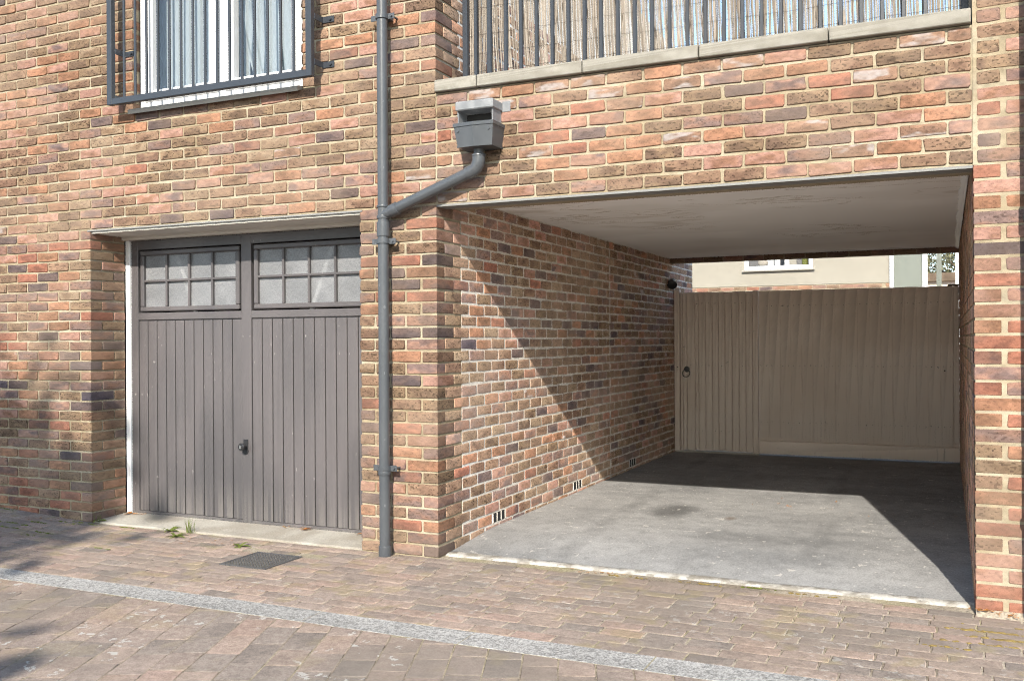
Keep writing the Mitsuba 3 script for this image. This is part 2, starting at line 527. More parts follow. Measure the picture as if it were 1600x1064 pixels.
mat('m_glass', {'type': 'thindielectric', 'int_ior': 1.5})
mat('m_obscured', {'type': 'blendbsdf', 'weight': 0.38,
                   'a': two({'type': 'principled', 'base_color': mikit.proc(obscured_col), 'roughness': 0.4, 'specular': 0.5}),
                   'b': {'type': 'thindielectric', 'int_ior': 1.5}})
mat('m_curtain', {'type': 'principledthin', 'base_color': mikit.proc(curtain_col), 'roughness': 0.7, 'diff_trans': 0.9, 'spec_trans': 0.0})
mat('m_leaf', {'type': 'principledthin', 'base_color': rgb(.10, .16, .035), 'roughness': 0.6, 'diff_trans': 0.6, 'spec_trans': 0.0})
mat('m_twig_leaf', {'type': 'principledthin', 'base_color': rgb(.26, .25, .14), 'roughness': 0.6, 'diff_trans': 0.6, 'spec_trans': 0.0})
mat('m_weed', {'type': 'principledthin', 'base_color': rgb(.15, .18, .05), 'roughness': 0.6, 'diff_trans': 0.6, 'spec_trans': 0.0})
diffuse('m_moss', lambda p, n, uv: mix(mi.Color3f(.07, .085, .02), mi.Color3f(.17, .18, .05), noise(p.x * 90, p.y * 90, p.z * 90)))
diffuse('m_gold_moss', lambda p, n, uv: mix(mi.Color3f(.15, .105, .04), mi.Color3f(.27, .20, .075), noise(p.x * 90, p.y * 90, p.z * 90)))
diffuse('m_dead_leaf', lambda p, n, uv: mix(mi.Color3f(.20, .09, .03), mi.Color3f(.48, .22, .09), uv.y))
diffuse('m_bark', lambda p, n, uv: mi.Color3f(.16, .12, .09) * (0.6 + 0.8 * fbm(p.x * 12, p.y * 12, p.z * 4)))

# ------------------------------------------------------------------ ground, paving
put('ground', MB().box((-70, -70, -0.4), (70, 70, -0.035)).ply('m_ground'), kind='structure')


def near(c):
    return float(np.linalg.norm(np.asarray(c) - CAM))


def laid(holder, base, pieces, bsdf, limit=300, stuff='paving', smooth=True):
    """Single pieces as parts of the holder, the nearest first; past the limit one joined part of kind stuff."""
    pieces = sorted(pieces, key=lambda q: near(q[0].mean(0)))
    for V, F, uv in pieces[:limit]:
        put(f'{holder}__{base}', MB().add(V, F, uv).ply(bsdf, smooth=smooth))
    rest = MB()
    for V, F, uv in pieces[limit:]:
        rest.add(V, F, uv)
    if rest.v:
        put(f'{holder}__{stuff}', rest.ply(bsdf, smooth=smooth), kind='stuff')


def slope(P):
    return np.maximum(0, -2.8 - P[:, 0]) * 0.05 * np.clip((P[:, 1] + 1.1) / 1.1, 0, 1)


def pick(weights):
    w = np.array(weights, float)
    return (rng.choice(len(w), p=w / w.sum()) + 0.5) / 16.0, rng.random()


COVER = sbox(-1.148, -0.650, -0.800, -0.290)
x = np.linspace(-5.2, 4.2, 48)
y = np.array([-1.228, -0.8, -0.4, 0.0, 0.17])
gx, gy = np.meshgrid(x, y, indexing='ij')
P2 = np.c_[gx.ravel(), gy.ravel()]
V = np.c_[P2, -0.0030 + slope(P2)]
F = []
for i in range(len(x) - 1):
    for j in range(len(y) - 1):
        a, b, c, d = i * len(y) + j, (i + 1) * len(y) + j, (i + 1) * len(y) + j + 1, i * len(y) + j + 1
        F += [[a, b, c], [a, c, d]]
put('driveway_paving', mikit.ply((V, np.array(F)), 'm_joint', smooth=True), kind='structure')
pieces = []
rows, PITCH = 12, 0.1022
for r in range(rows):
    y1 = 0.0 - r * PITCH - 0.001
    y0 = y1 - PITCH
    off = rng.random() * 0.2 if r % 2 else 0.1
    xx = -5.2 - off
    while xx < 4.1:
        Lp = 0.202 + rng.normal(0, 0.002)
        j = 0.0026
        q = sbox(xx + j + abs(rng.normal(0, .001)), y0 + j + abs(rng.normal(0, .0012)), xx + Lp - j, y1 - j - abs(rng.normal(0, .0012)))
        xx += Lp
        if q.intersects(COVER.buffer(0.004)):
            q = q.difference(COVER.buffer(0.004))
            if q.is_empty or q.area < 0.0015:
                continue
            q = q.convex_hull if q.geom_type != 'Polygon' or q.convex_hull.area < q.area * 1.05 else q
            if q.intersection(COVER).area > 1e-4 or q.geom_type != 'Polygon':
                continue
        if r == 0 and -2.92 < (q.bounds[0] + q.bounds[2]) / 2 < -0.6:
            pass
        h = rng.normal(0, 0.0006)
        tl = rng.normal(0, 0.004, 2)
        m = np.array(q.centroid.coords[0])
        V, F = prism(q, -0.05, 0.0, c=0.0028, dz=lambda P: h + (P - m) @ tl + slope(P))
        dark = 0.5 if (m[0] > 2.0 or m[0] < -2.4) else 0.15
        pieces.append((V, F, pick([3, 3, 2, 1.2 + 5 * (rng.random() < dark), 1.2])))
laid('driveway_paving', 'paver', pieces, 'm_paver', stuff='far_pavers')

put('road_paving', mikit.ply((np.array([(-6, -6, -.0038), (6, -6, -.0038), (6, -1.412, -.0038), (-6, -1.412, -.0038)]), np.array([[0, 1, 2], [0, 2, 3]])), 'm_road_joint'), kind='structure')
pieces = []
ang = math.radians(21.0)
e1, e2 = np.array([math.cos(ang), math.sin(ang)]), np.array([-math.sin(ang), math.cos(ang)])
clip = sbox(-4.2, -3.7, 4.4, -1.418)
for i in range(-40, 40):
    a0 = i * 0.152
    b = -6.0 + rng.random() * 0.2
    while b < 6.0:
        Lb = rng.choice([0.20, 0.22, 0.25])
        j = 0.0022 + abs(rng.normal(0, 0.0007))
        c4 = [a0 + j, b + j], [a0 + 0.152 - j, b + j], [a0 + 0.152 - j, b + Lb - j], [a0 + j, b + Lb - j]
        b += Lb
        q = Polygon([e1 * s + e2 * t for s, t in c4]).intersection(clip)
        if q.is_empty or q.area < 0.002:
            continue
        h = rng.normal(0, 0.0006)
        tl = rng.normal(0, 0.0035, 2)
        m = np.array(q.centroid.coords[0])
        V, F = prism(q, -0.05, -0.001, c=0.0025, dz=lambda P: h + (P - m) @ tl)
        pieces.append((V, F, pick([3, 4, 2.2, 2.2, 0.5])))
laid('road_paving', 'paver', pieces, 'm_road_paver', stuff='far_pavers')

put('granite_kerb', MB().box((-6, -1.414, -0.2), (6, -1.226, -0.003)).ply('m_joint'), kind='structure')
xx = -5.925
while xx < 4.4:
    put('granite_kerb__kerb_stone', MB().box((xx + .003, -1.412, -0.1), (xx + .847, -1.231 + rng.normal(0, .001), -0.001 + rng.normal(0, .0004)), c=.001, uv=(rng.random(), rng.random())).ply('m_granite', smooth=30))
    xx += 0.85

# carport floor, crumbling concrete edge, garage threshold
x = np.linspace(0.0, 2.97, 40)
y = np.linspace(0.145, 7.0, 80)
gx, gy = np.meshgrid(x, y, indexing='ij')
hz = 0.052 + 0.006 * (meshkit.fbm(np.stack([gx * 1.4, gy * 1.4, gx * 0], -1), 3) - 0.5)
hz -= 0.042 * np.clip((0.75 - gy) / 0.6, 0, 1)
V = np.c_[gx.ravel(), gy.ravel(), hz.ravel()]
F = []
for i in range(len(x) - 1):
    for j in range(len(y) - 1):
        a, b, c, d = i * len(y) + j, (i + 1) * len(y) + j, (i + 1) * len(y) + j + 1, i * len(y) + j + 1
        F += [[a, b, c], [a, c, d]]
put('carport_floor', mikit.ply((V, np.array(F)), 'm_asphalt', smooth=True), kind='structure')
n = 150
xs = np.linspace(0.001, 2.967, n)
fr = 0.080 + 0.012 * meshkit.fbm(np.c_[xs * 9, xs * 0, xs * 0], 4) + 0.010 * meshkit.noise(np.c_[xs * 45, xs * 0, xs * 0 + 4])
bk = 0.148 + 0.03 * (meshkit.fbm(np.c_[xs * 6, xs * 0 + 3, xs * 0], 4) - 0.5)
zt = 0.003 + 0.005 * meshkit.fbm(np.c_[xs * 20, xs * 0 + 8, xs * 0], 3)
V = np.vstack([np.c_[xs, fr, xs * 0 - 0.04], np.c_[xs, fr, zt - .006], np.c_[xs, fr + .010, zt], np.c_[xs, bk, zt + .009], np.c_[xs, bk + .05, xs * 0 - 0.02]])
F = []
for r in range(4):
    for i in range(n - 1):
        a, b = r * n + i, r * n + i + 1
        F += [[a, b, b + n], [a, b + n, a + n]]
put('concrete_edge', mikit.ply((V, np.array(F)), 'm_edge', smooth=50), kind='structure')
n = 60
xs = np.linspace(-2.928, -0.566, n)
fr = 0.014 + 0.008 * meshkit.fbm(np.c_[xs * 5, xs * 0, xs * 0], 3)
V = np.vstack([np.c_[xs, fr, xs * 0 - 0.04], np.c_[xs, fr, xs * 0 + .006], np.c_[xs, fr + .012, xs * 0 + .013], np.c_[xs, xs * 0 + .36, xs * 0 + .026], np.c_[xs, xs * 0 + .6, xs * 0 + .027]])
F = []
for r in range(4):
    for i in range(n - 1):
        a, b = r * n + i, r * n + i + 1
        F += [[a, b, b + n], [a, b + n, a + n]]
put('garage_threshold', mikit.ply((V, np.array(F)), 'm_concrete', smooth=40), kind='structure')

# ------------------------------------------------------------------ the brick house
HOUSE = thing('brick_house', 'multicoloured brick house front with grey garage door, upper window and carport under a balcony', 'house')
# walls by their share of the palette
MIX = {'upper': [8, 6, 4.5, 4, 2.2, .8, .2, .1, 1.4, .02, .3, 1.7],
       'low': [3, 1.5, 2, 3, 2.5, 2.2, 1.8, .1, 2.0, 1.6, 3.0, .3],
       'mid': [5, 2.5, 2.2, 3, 3.5, 1.4, 1.6, .2, 2.0, .2, .8, .8],
       'parapet': [4, 4, 3, 2.6, 2.6, .8, .3, 1.4, 1.6, .1, .3, 1.2],
       'parapet_top': [2, 1.5, 2, 3, 1, .3, .5, 6, 2.0, .1, .3, .5],
       'side': [6, 5, 2.2, 1.8, 3.4, 2.2, .3, .2, 1.2, .05, .5, 1.8],
       'pier': [2.5, 2, 3, 2, 2.6, .8, 2.0, .3, 2.4, .1, .3, .8],
       'pier_low': [1.2, .6, 3, 2.5, 2.0, .4, 3.2, .2, 2.4, .1, .3, .3]}
CO = 0.075
BH = 0.0615


def front_bricks(x0, x1, n0, n1, mixf, module=0.225, origin=0.0, skip=None, joint=0.0125, left=None, right=None, half_phase=0):
    """Stretcher bond on the plane Y = 0 from x0 to x1, courses n0 to n1 - 1."""
    out = []
    for c in range(n0, n1):
        ph = 0.0 if (c + half_phase) % 2 else 0.5
        k0 = math.floor((x0 - origin) / module - ph) - 1
        k1 = math.ceil((x1 - origin) / module - ph) + 1
        for k in range(k0, k1):
            a, b = origin + (k + ph) * module + joint / 2, origin + (k + 1 + ph) * module - joint / 2
            a, b = max(a, x0), min(b, x1)
            if b - a < 0.025:
                continue
            spans = [(a, b)]
            if skip:
                sx0, sx1, sz0, sz1 = skip
                if sz0 < (c + .5) * CO < sz1:
                    spans = [(p, q) for p, q in ((a, min(b, sx0)), (max(a, sx1), b)) if q - p > 0.025]
            for p, q in spans:
                L, H = q - p + rng.normal(0, .0016), BH + rng.normal(0, .0013)
                o = np.array([(p + q) / 2 + rng.normal(0, .0010), rng.normal(-0.0005, .0011), (c + .5) * CO + rng.normal(0, .0010)])
                V, F = face_brick(o, (1, 0, 0), (0, 0, 1), L, H)
                out.append((V, F, pick(mixf(o))))
    return out


def side_bricks(xp, y0, y1, n0, n1, mixf, sign=1, module=0.2220, breaks=(), joint=0.0150, corner=True, half=False):
    """Stretcher bond on a wall at X = xp facing sign * X, after the corner bricks of its front edge."""
    out = []
    for c in range(n0, n1):
        odd = c % 2
        start = (0.108 if odd else 0.2205) if corner else (0.0 if odd else -module / 2)
        yy = start
        while yy < y1:
            a, b = yy, yy + module - joint
            yy += module
            cuts = [(max(a, y0), min(b, y1))]
            for br in breaks:
                if cuts[0][0] < br < cuts[0][1]:
                    cuts = [(cuts[0][0], br - .006), (br + .006, cuts[0][1])]
            for p, q in cuts:
                if q - p < 0.02:
                    continue
                L, H = q - p + rng.normal(0, .0016), BH + rng.normal(0, .0014)
                o = np.array([xp + sign * rng.normal(0.0, .0005), (p + q) / 2 + rng.normal(0, .001), (c + .5) * CO + rng.normal(0, .0012)])
                V, F = face_brick(o, (0, sign, 0), (0, 0, 1), L, H, c=.0024, wob=0.0019, tilt_sd=.003)
                out.append((V, F, pick(mixf(o))))
    return out


def corner_bricks(xc, side, n0, n1, mixf):
    """Bricks that show on the front and on the return at X = xc; side = -1: the wall lies to the left of the corner."""
    out = []
    for c in range(n0, n1):
        wx, wy = (0.2155, 0.1025) if c % 2 else (0.1030, 0.2155)
        z0 = (c + .5) * CO - BH / 2 + rng.normal(0, .001)
        lo = np.array([xc - wx if side < 0 else xc, 0.0, z0]) + rng.normal(0, .0009, 3)
        hi = np.array([xc if side < 0 else xc + wx, wy, z0 + BH]) + rng.normal(0, .0009, 3)
        V, F = cbox(lo, hi, 0.003)
        out.append((V, F, pick(mixf((lo + hi) / 2))))
    return out


WIN = (-2.5, -1.005, 2.985, 4.12)
GL, GR = -2.930, -0.5625
M = MIX
# upper wall
core = MB()
for lo, hi in (((-5.2, .0075, 2.172), (-2.503, .32, 4.7)), ((-2.503, .0075, 2.172), (-1.002, .32, 2.985)), ((-2.503, .0075, 4.12), (-1.002, .32, 4.7)), ((-1.002, .0075, 2.172), (-0.0065, .32, 4.7))):
    core.box(lo, hi)
W = put(HOUSE + '__upper_wall', core.ply('m_mortar'))
up_mix = lambda o: M['upper'] if o[2] > 2.75 or rng.random() < .45 else M['parapet']
b1 = front_bricks(-5.2, -0.0045, 29, 39, lambda o: up_mix(o), skip=(WIN[0] - .001, WIN[1] + .001, WIN[2] + .02, WIN[3]))
b1 += front_bricks(-5.2, -0.108, 39, 62, lambda o: M['upper'], skip=(WIN[0] - .001, WIN[1] + .001, WIN[2] + .02, WIN[3]))
# the courses above the balcony coping turn the corner at X = 0
b1 = [q for q in b1 if not (q[0][:, 2].mean() > 39 * CO and (q[0][:, 0].max() > -0.10 or (q[0][:, 0].max() > -0.2 and int(q[0][:, 2].mean() / CO) % 2)))]
b1 += corner_bricks(0.0, -1, 39, 62, lambda o: M['upper'])
# a brick of the upper wall the frame shows comes before one it does not
def seen(q):
    d = q[0].mean(0) - CAM
    w = d @ FW
    return abs(d @ RT / w) < 0.56 and abs(d[2] / w) < 0.375
laid(W, 'brick', [q for q in b1 if seen(q)], 'm_brick', stuff='brickwork')
rest = MB()
for V, F, uv in [q for q in b1 if not seen(q)]:
    rest.add(V, F, uv)
# reveal bricks of the window at X = WIN[0]: they close the opening, seen edge on
for c in range(40, 56):
    V, F = cbox((WIN[0] - .1, 0.104 if c % 2 else 0.001, c * CO + .005), (WIN[0] - .001, 0.31, c * CO + .07), .003)
    rest.add(V, F, pick(M['upper']))
put(W + '__outer_bricks', rest.ply('m_brick', smooth=True), kind='stuff')

# pier left of the garage
W = put(HOUSE + '__left_pier', MB().box((-5.2, .0075, -.1), (GL - .0080, .3275, 2.172)).ply('m_mortar'))
low_mix = lambda o: M['low'] if rng.random() < np.clip((1.6 - o[2]) / 0.7, 0.05, 1) else M['mid']
b = [q for q in front_bricks(-5.2, GL - .2, 0, 29, low_mix, origin=GL) if q[0][:, 0].max() < GL - .1]
b = []
for c in range(0, 29):
    edge = GL - (0.225 if c % 2 else 0.1125)
    for k in range(11):
        q1 = edge - k * 0.225 - 0.0125 / 2
        q0 = q1 - 0.2125
        if q0 < -5.2:
            break
        o = np.array([(q0 + q1) / 2, rng.normal(0, .0011), (c + .5) * CO + rng.normal(0, .001)])
        V, F = face_brick(o, (1, 0, 0), (0, 0, 1), q1 - q0 + rng.normal(0, .0016), BH + rng.normal(0, .0013))
        b.append((V, F, pick(low_mix(o))))
b += corner_bricks(GL, -1, 0, 29, low_mix)
for c in range(0, 29):
    p, q = (0.1125, 0.326) if c % 2 else (0.2250, 0.326)
    o = np.array([GL + rng.normal(0, .001), (p + q) / 2, (c + .5) * CO])
    V, F = face_brick(o, (0, 1, 0), (0, 0, 1), q - p, BH + rng.normal(0, .0013))
    b.append((V, F, pick(M['side'] if o[2] > .4 else M['mid'])))
laid(W, 'brick', b, 'm_brick', stuff='outer_bricks')

# pier between garage and carport
W = put(HOUSE + '__middle_pier', MB().box((GR + .0080, .0075, -.1), (-0.0040, .3275, 2.172)).ply('m_mortar'))
mid_mix = lambda o: M['mid']
b = front_bricks(GR, -0.107, 0, 29, mid_mix)
b = [q for q in b if not (q[0][:, 0].max() > -0.2 and int(q[0][:, 2].mean() / CO) % 2)]
b = [q for q in b if q[0][:, 0].max() < -0.108]
b += corner_bricks(0.0, -1, 0, 29, mid_mix)
laid(W, 'brick', b, 'm_brick')

# parapet over the carport
W = put(HOUSE + '__parapet_wall', MB().box((-0.0063, .0075, 2.172), (2.97, .32, 2.853)).box((0.0, .05, 2.853), (2.97, .30, 2.87)).ply('m_mortar'))
par_mix = lambda o: M['parapet_top'] if (o[2] > 2.6 and rng.random() < .75) or rng.random() < .12 else M['parapet']
b = front_bricks(0.0045, 2.966, 29, 38, par_mix, module=0.2197)
laid(W, 'brick', b, 'm_brick')
xs = [0.004, 0.294, 0.966, 1.636, 2.306, 2.966]
for k in range(5):
    put(HOUSE + '__coping_stone', MB().box((xs[k] + .003, -.032, 2.856), (xs[k + 1] - .003, .34, 2.926), c=.004, uv=(rng.random(), rng.random())).ply('m_coping', smooth=30))
put(HOUSE + '__lintel', MB().box((0.0, .004, 2.158), (2.968, .125, 2.171)).ply('m_steel'))
put(HOUSE + '__soffit', MB().box((0.0, .125, 2.250), (2.968, 5.44, 2.85)).ply('m_soffit'))
n = 90   # peeling bead of sealant along the soffit's right edge
ys = np.linspace(.2, 5.43, n)
wd = 0.012 + 0.022 * meshkit.fbm(np.c_[ys * 5, ys * 0, ys * 0], 4)
V = np.vstack([np.c_[2.962 - wd * 1.6, ys, ys * 0 + 2.249], np.c_[2.962 - wd, ys, ys * 0 + 2.236], np.c_[ys * 0 + 2.9615, ys, 2.249 - wd]])
F = []
for r in range(2):
    for i in range(n - 1):
        F += [[r * n + i, r * n + i + 1, (r + 1) * n + i + 1], [r * n + i, (r + 1) * n + i + 1, (r + 1) * n + i]]
put(HOUSE + '__sealant_bead', mikit.ply((V, np.array(F)), 'm_pvc', smooth=True))

# long side wall of the carport, rising past the balcony
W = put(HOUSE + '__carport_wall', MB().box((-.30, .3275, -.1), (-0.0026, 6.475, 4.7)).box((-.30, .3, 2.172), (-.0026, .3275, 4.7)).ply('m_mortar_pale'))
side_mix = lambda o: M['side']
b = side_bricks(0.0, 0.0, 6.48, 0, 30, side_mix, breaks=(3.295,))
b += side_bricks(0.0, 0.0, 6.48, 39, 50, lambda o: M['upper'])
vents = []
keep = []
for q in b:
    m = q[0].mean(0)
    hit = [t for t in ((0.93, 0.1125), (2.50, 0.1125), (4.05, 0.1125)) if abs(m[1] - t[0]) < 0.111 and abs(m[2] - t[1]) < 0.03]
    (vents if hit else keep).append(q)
laid(W, 'brick', keep, 'm_brick_brightened', stuff='brickwork')
for q in vents:   # air bricks near the floor; a dark face paints in the slots' shade
    lo, hi = q[0].min(0), q[0].max(0)
    mb = MB()
    y0, y1, z0, z1 = lo[1], hi[1], lo[2], hi[2]
    mb.box((-.02, y0, z0), (-.0008, y1, z1))
    put(W + '__air_brick', mb.ply('m_dark'))
    for k in range(4):
        ya = y0 + (y1 - y0) * (k / 3) * 0.94
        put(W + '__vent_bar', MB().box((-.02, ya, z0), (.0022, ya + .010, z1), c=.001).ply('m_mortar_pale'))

# brick beam over the gate
W = put(HOUSE + '__back_beam', MB().box((0.0, 5.448, 2.198), (2.968, 5.56, 2.9)).ply('m_mortar'))
for k in range(14):
    a, b_ = k * 0.2197 - .06 + .005, (k + 1) * 0.2197 - .06 - .005
    a, b_ = max(a, .002), min(b_, 2.964)
    V, F = face_brick(np.array([(a + b_) / 2, 5.442, 2.232]), (1, 0, 0), (0, 0, 1), b_ - a, BH)
    put(W + '__brick', MB().add(V, F, pick(M['side'])).ply('m_brick', smooth=True))

# ------------------------------------------------------------------ the wall right of the carport
RW = thing('brick_wall', 'reddish brick wall end standing right of the carport beyond a vertical mortar joint', 'wall')
XR = 2.968
W = put(RW + '__end_pier', MB().box((XR + .006, .004, -.1), (3.9, .3275, 4.7)).ply('m_mortar'))
pier_mix = lambda o: M['pier_low'] if o[2] < 1.5 else M['pier']
b = []
XJ = 2.988
for c in range(0, 62):
    z = (c + .5) * CO
    lowside = XJ if c >= 29 else XR + .001
    spans = [(lowside, 3.205)] if c % 2 else [(lowside, XJ + .1000), (XJ + .125, XJ + .3405)]
    spans += [(3.215, 3.43), (3.44, 3.655), (3.665, 3.88)] if c % 2 else [(3.338, 3.553), (3.563, 3.778)]
    for p, q in spans:
        if c < 29 and p == lowside:
            V, F = cbox((p, rng.normal(0, .001), z - BH / 2), (q, .1025 if c % 2 else .2155, z + BH / 2), .003)
        else:
            V, F = face_brick(np.array([(p + q) / 2, rng.normal(0, .001), z + rng.normal(0, .001)]), (1, 0, 0), (0, 0, 1), q - p, BH + rng.normal(0, .0013))
        b.append((V, F, pick(pier_mix(np.array([p, 0, z])))))
laid(W, 'brick', [q for q in b if seen(q)], 'm_brick')
rest = MB()
for V, F, uv in [q for q in b if not seen(q)]:
    rest.add(V, F, uv)
put(W + '__outer_bricks', rest.ply('m_brick', smooth=True), kind='stuff')
W = put(RW + '__return_wall', MB().box((XR + .006, .3275, -.1), (3.27, 6.0, 3.6)).ply('m_mortar'))
b = side_bricks(XR, 0.0, 6.0, 0, 30, side_mix, sign=-1)
rest = MB()
for V, F, uv in b:
    rest.add(V, F, uv)
put(W + '__brickwork', rest.ply('m_brick_brightened', smooth=True), kind='stuff')
put(RW + '__mortar_joint', MB().box((2.969, .001, 2.172), (2.987, .2, 4.7)).ply('m_mortar'))
V = [(2.97, -.11, -.02), (3.6, -.11, -.02), (3.6, -.004, .022), (2.97, -.004, .022), (2.97, 0.02, .022), (3.6, .02, .022)]
put('mortar_haunch', mikit.ply((np.array(V), np.array([[0, 1, 2], [0, 2, 3], [3, 2, 5], [3, 5, 4]])), 'm_joint'), kind='structure')

# ------------------------------------------------------------------ garage door
D = HOUSE + '__garage_door'
note(D, 'grey up-and-over garage door with two small-paned windows')
DY = 0.345
door = MB()
door.box((-2.884, DY + .020, .022), (-0.61, DY + .028, 1.520))                 # back sheet
for a, b_ in ((-2.884, -2.815), (-1.812, -1.722), (-0.719, -0.61)):
    door.box((a, DY, .022), (b_, DY + .04, 2.118), c=.003)
for a, b_ in ((-2.815, -1.812), (-1.722, -0.719)):
    door.box((a, DY + .001, 2.045), (b_, DY + .04, 2.117), c=.003)
    door.box((a, DY + .001, 1.508), (b_, DY + .04, 1.562), c=.003)
    door.box((a, DY + .001, .022), (b_, DY + .04, .046), c=.003)
put(D, door.ply('m_door', smooth=30))
for a, b_ in ((-2.815, -1.812), (-1.722, -0.719)):
    w = (b_ - a) / 11
    for k in range(11):
        x0, x1 = a + k * w + .004, a + (k + 1) * w - .0035
        mb = MB()
        u2 = (rng.random(), rng.random())
        mb.box((x0, DY + .007, .048), (x1, DY + .0195, 1.500), c=.0035, uv=u2)
        put(D + '__board', mb.ply('m_door', smooth=True))
    # window: moulded frame, bars, panes
    x0, x1, z0, z1 = a + .026, b_ - .016, 1.572, 2.036
    fr = MB()
    t = .036
    for lo, hi in (((x0, DY - .006, z0), (x1, DY + .03, z0 + t)), ((x0, DY - .006, z1 - t), (x1, DY + .03, z1)),
                   ((x0, DY - .0055, z0 + t), (x0 + t, DY + .03, z1 - t)), ((x1 - t, DY - .0055, z0 + t), (x1, DY + .03, z1 - t))):
        fr.box(lo, hi, c=.007)
    put(D + '__window_frame', fr.ply('m_door', smooth=30))
    px = np.linspace(x0 + t, x1 - t, 5)
    pz = np.linspace(z0 + t, z1 - t, 3)
    for k in range(1, 4):
        put(D + '__glazing_bar', MB().box((px[k] - .009, DY - .001, z0 + t), (px[k] + .009, DY + .02, z1 - t), c=.004).ply('m_door', smooth=30))
    put(D + '__glazing_bar', MB().box((x0 + t, DY - .002, pz[1] - .009), (x1 - t, DY + .019, pz[1] + .009), c=.004).ply('m_door', smooth=30))
    for i in range(4):
        for j in range(2):
            q = [(px[i], DY + .022, pz[j]), (px[i + 1], DY + .022, pz[j]), (px[i + 1], DY + .022, pz[j + 1]), (px[i], DY + .022, pz[j + 1])]
            put(D + '__pane', MB().add(q, [[0, 1, 2], [0, 2, 3]], (rng.random(), rng.random())).ply('m_obscured'))
    # strut of the lifting gear, seen through the obscured panes
    s = 1 if a < -2 else -1
    xm = (x0 + x1) / 2 - s * .03
    mb = MB()
    V, F = tube([(xm - s * .13, DY + .06, 1.99), (xm + s * .07, DY + .06, 1.50)], .016, 8)
    put(D + '__strut', mb.add(V, F).ply('m_pvc', smooth=True))
hb = MB()
hx, hz_ = -1.775, .575
V, F = tube([(hx, DY + .001, hz_ - .028), (hx, DY - .007, hz_ - .028)], .024, 20)
hb.add(V, F)
hb.box((hx - .02, DY - .008, hz_ - .03), (hx + .02, DY + .001, hz_ + .055), c=.004)
V, F = tube([(hx, DY, hz_ + .005), (hx, DY - .035, hz_ + .005), (hx, DY - .036, hz_ + .005), (hx, DY - .055, hz_ + .005), (hx, DY - .062, hz_ + .005)], [.012, .012, .026, .028, .022], 20)
hb.add(V, F)
put(D + '__handle', hb.ply('m_black', smooth=35), label='black round turning handle with square key plate')
put(D + '__key_plate', MB().box((hx - .009, DY - .066, hz_ - .006), (hx + .009, DY - .0615, hz_ + .016), c=.002).ply('m_chrome'))
put(HOUSE + '__garage_jamb', MB().box((-2.929, .331, .02), (-2.886, .40, 2.12), c=.003).box((-0.61, .331, .02), (-0.5625, .40, 2.12), c=.003).ply('m_frame_white', smooth=30), label='white garage door jamb')
put(HOUSE + '__garage_head', MB().box((-2.929, .290, 2.120), (-0.564, .40, 2.158), c=.003).box((-2.928, .012, 2.146), (-0.565, .289, 2.1585)).ply('m_soffit_board', smooth=30))
put(HOUSE + '__garage_lintel', MB().box((-2.955, -.004, 2.160), (-0.54, .011, 2.171)).box((-2.955, .011, 2.1595), (-0.54, .3, 2.171)).ply('m_steel'))
room = MB()
room.box((-3.1, .45, -.02), (-3.05, 5.5, 2.4)).box((-.36, .45, -.02), (-.31, 5.5, 2.4)).box((-3.05, 5.45, -.02), (-.36, 5.5, 2.4)).box((-3.1, .42, 2.4), (-.31, 5.5, 2.45)).box((-3.05, .42, -.02), (-.36, 5.45, .02))
room.box((-3.05, .33, 2.18), (-.36, .45, 2.4))
put(HOUSE + '__garage_room', room.ply('m_room'))

# ------------------------------------------------------------------ upper window
Wn = HOUSE + '__window'
note(Wn, 'white framed two-light window with pale net curtains')
x0, x1, z0, z1 = WIN[0], WIN[1], 3.028, 4.12
WY = 0.07
fr = MB()
xm = -1.735
for lo, hi in (((x0 + .001, WY, z0), (x0 + .06, WY + .07, z1)), ((x1 - .06, WY, z0), (x1 - .001, WY + .07, z1)), ((xm - .035, WY, z0 + .06), (xm + .035, WY + .07, z1)),
               ((x0 + .06, WY + .001, z0), (x1 - .06, WY + .07, z0 + .06)), ((x0 + .06, WY + .001, z1 - .06), (x1 - .06, WY + .07, z1))):
    fr.box(lo, hi, c=.004)
put(Wn, fr.ply('m_pvc', smooth=30))
for a, b_ in ((x0 + .055, xm - .03), (xm + .03, x1 - .055)):
    s = MB()
    t = .078
    za, zb = z0 + .052, z1 - .052
    for lo, hi in (((a, WY - .012, za), (a + t, WY + .055, zb)), ((b_ - t, WY - .012, za), (b_, WY + .055, zb)),
                   ((a + t, WY - .0115, za), (b_ - t, WY + .055, za + t)), ((a + t, WY - .0115, zb - t), (b_ - t, WY + .055, zb))):
        s.box(lo, hi, c=.006)
    put(Wn + '__casement', s.ply('m_pvc', smooth=30))
    q = [(a + t, WY + .025, za + t), (b_ - t, WY + .025, za + t), (b_ - t, WY + .025, zb - t), (a + t, WY + .025, zb - t)]
    put(Wn + '__pane', MB().add(q, [[0, 1, 2], [0, 2, 3]]).ply('m_glass'))


def curtain(xa, xb, amp, folds, skew, y):
    nu, nv = 90, 24
    V, F = [], []
    for j in range(nv + 1):
        t = j / nv
        for i in range(nu + 1):
            s = i / nu
            xx_ = xa + (xb - xa) * s + skew(s, t)
            yy_ = y + amp * math.sin(s * folds * 2 * math.pi + 1.3 * math.sin(3 * s + 2 * t)) * (0.7 + 0.3 * math.sin(5 * s + t))
            V.append((xx_, yy_, 3.0 + 1.15 * t))
    for j in range(nv):
        for i in range(nu):
            a = j * (nu + 1) + i
            F += [[a, a + 1, a + nu + 2], [a, a + nu + 2, a + nu + 1]]
    return np.array(V), np.array(F)


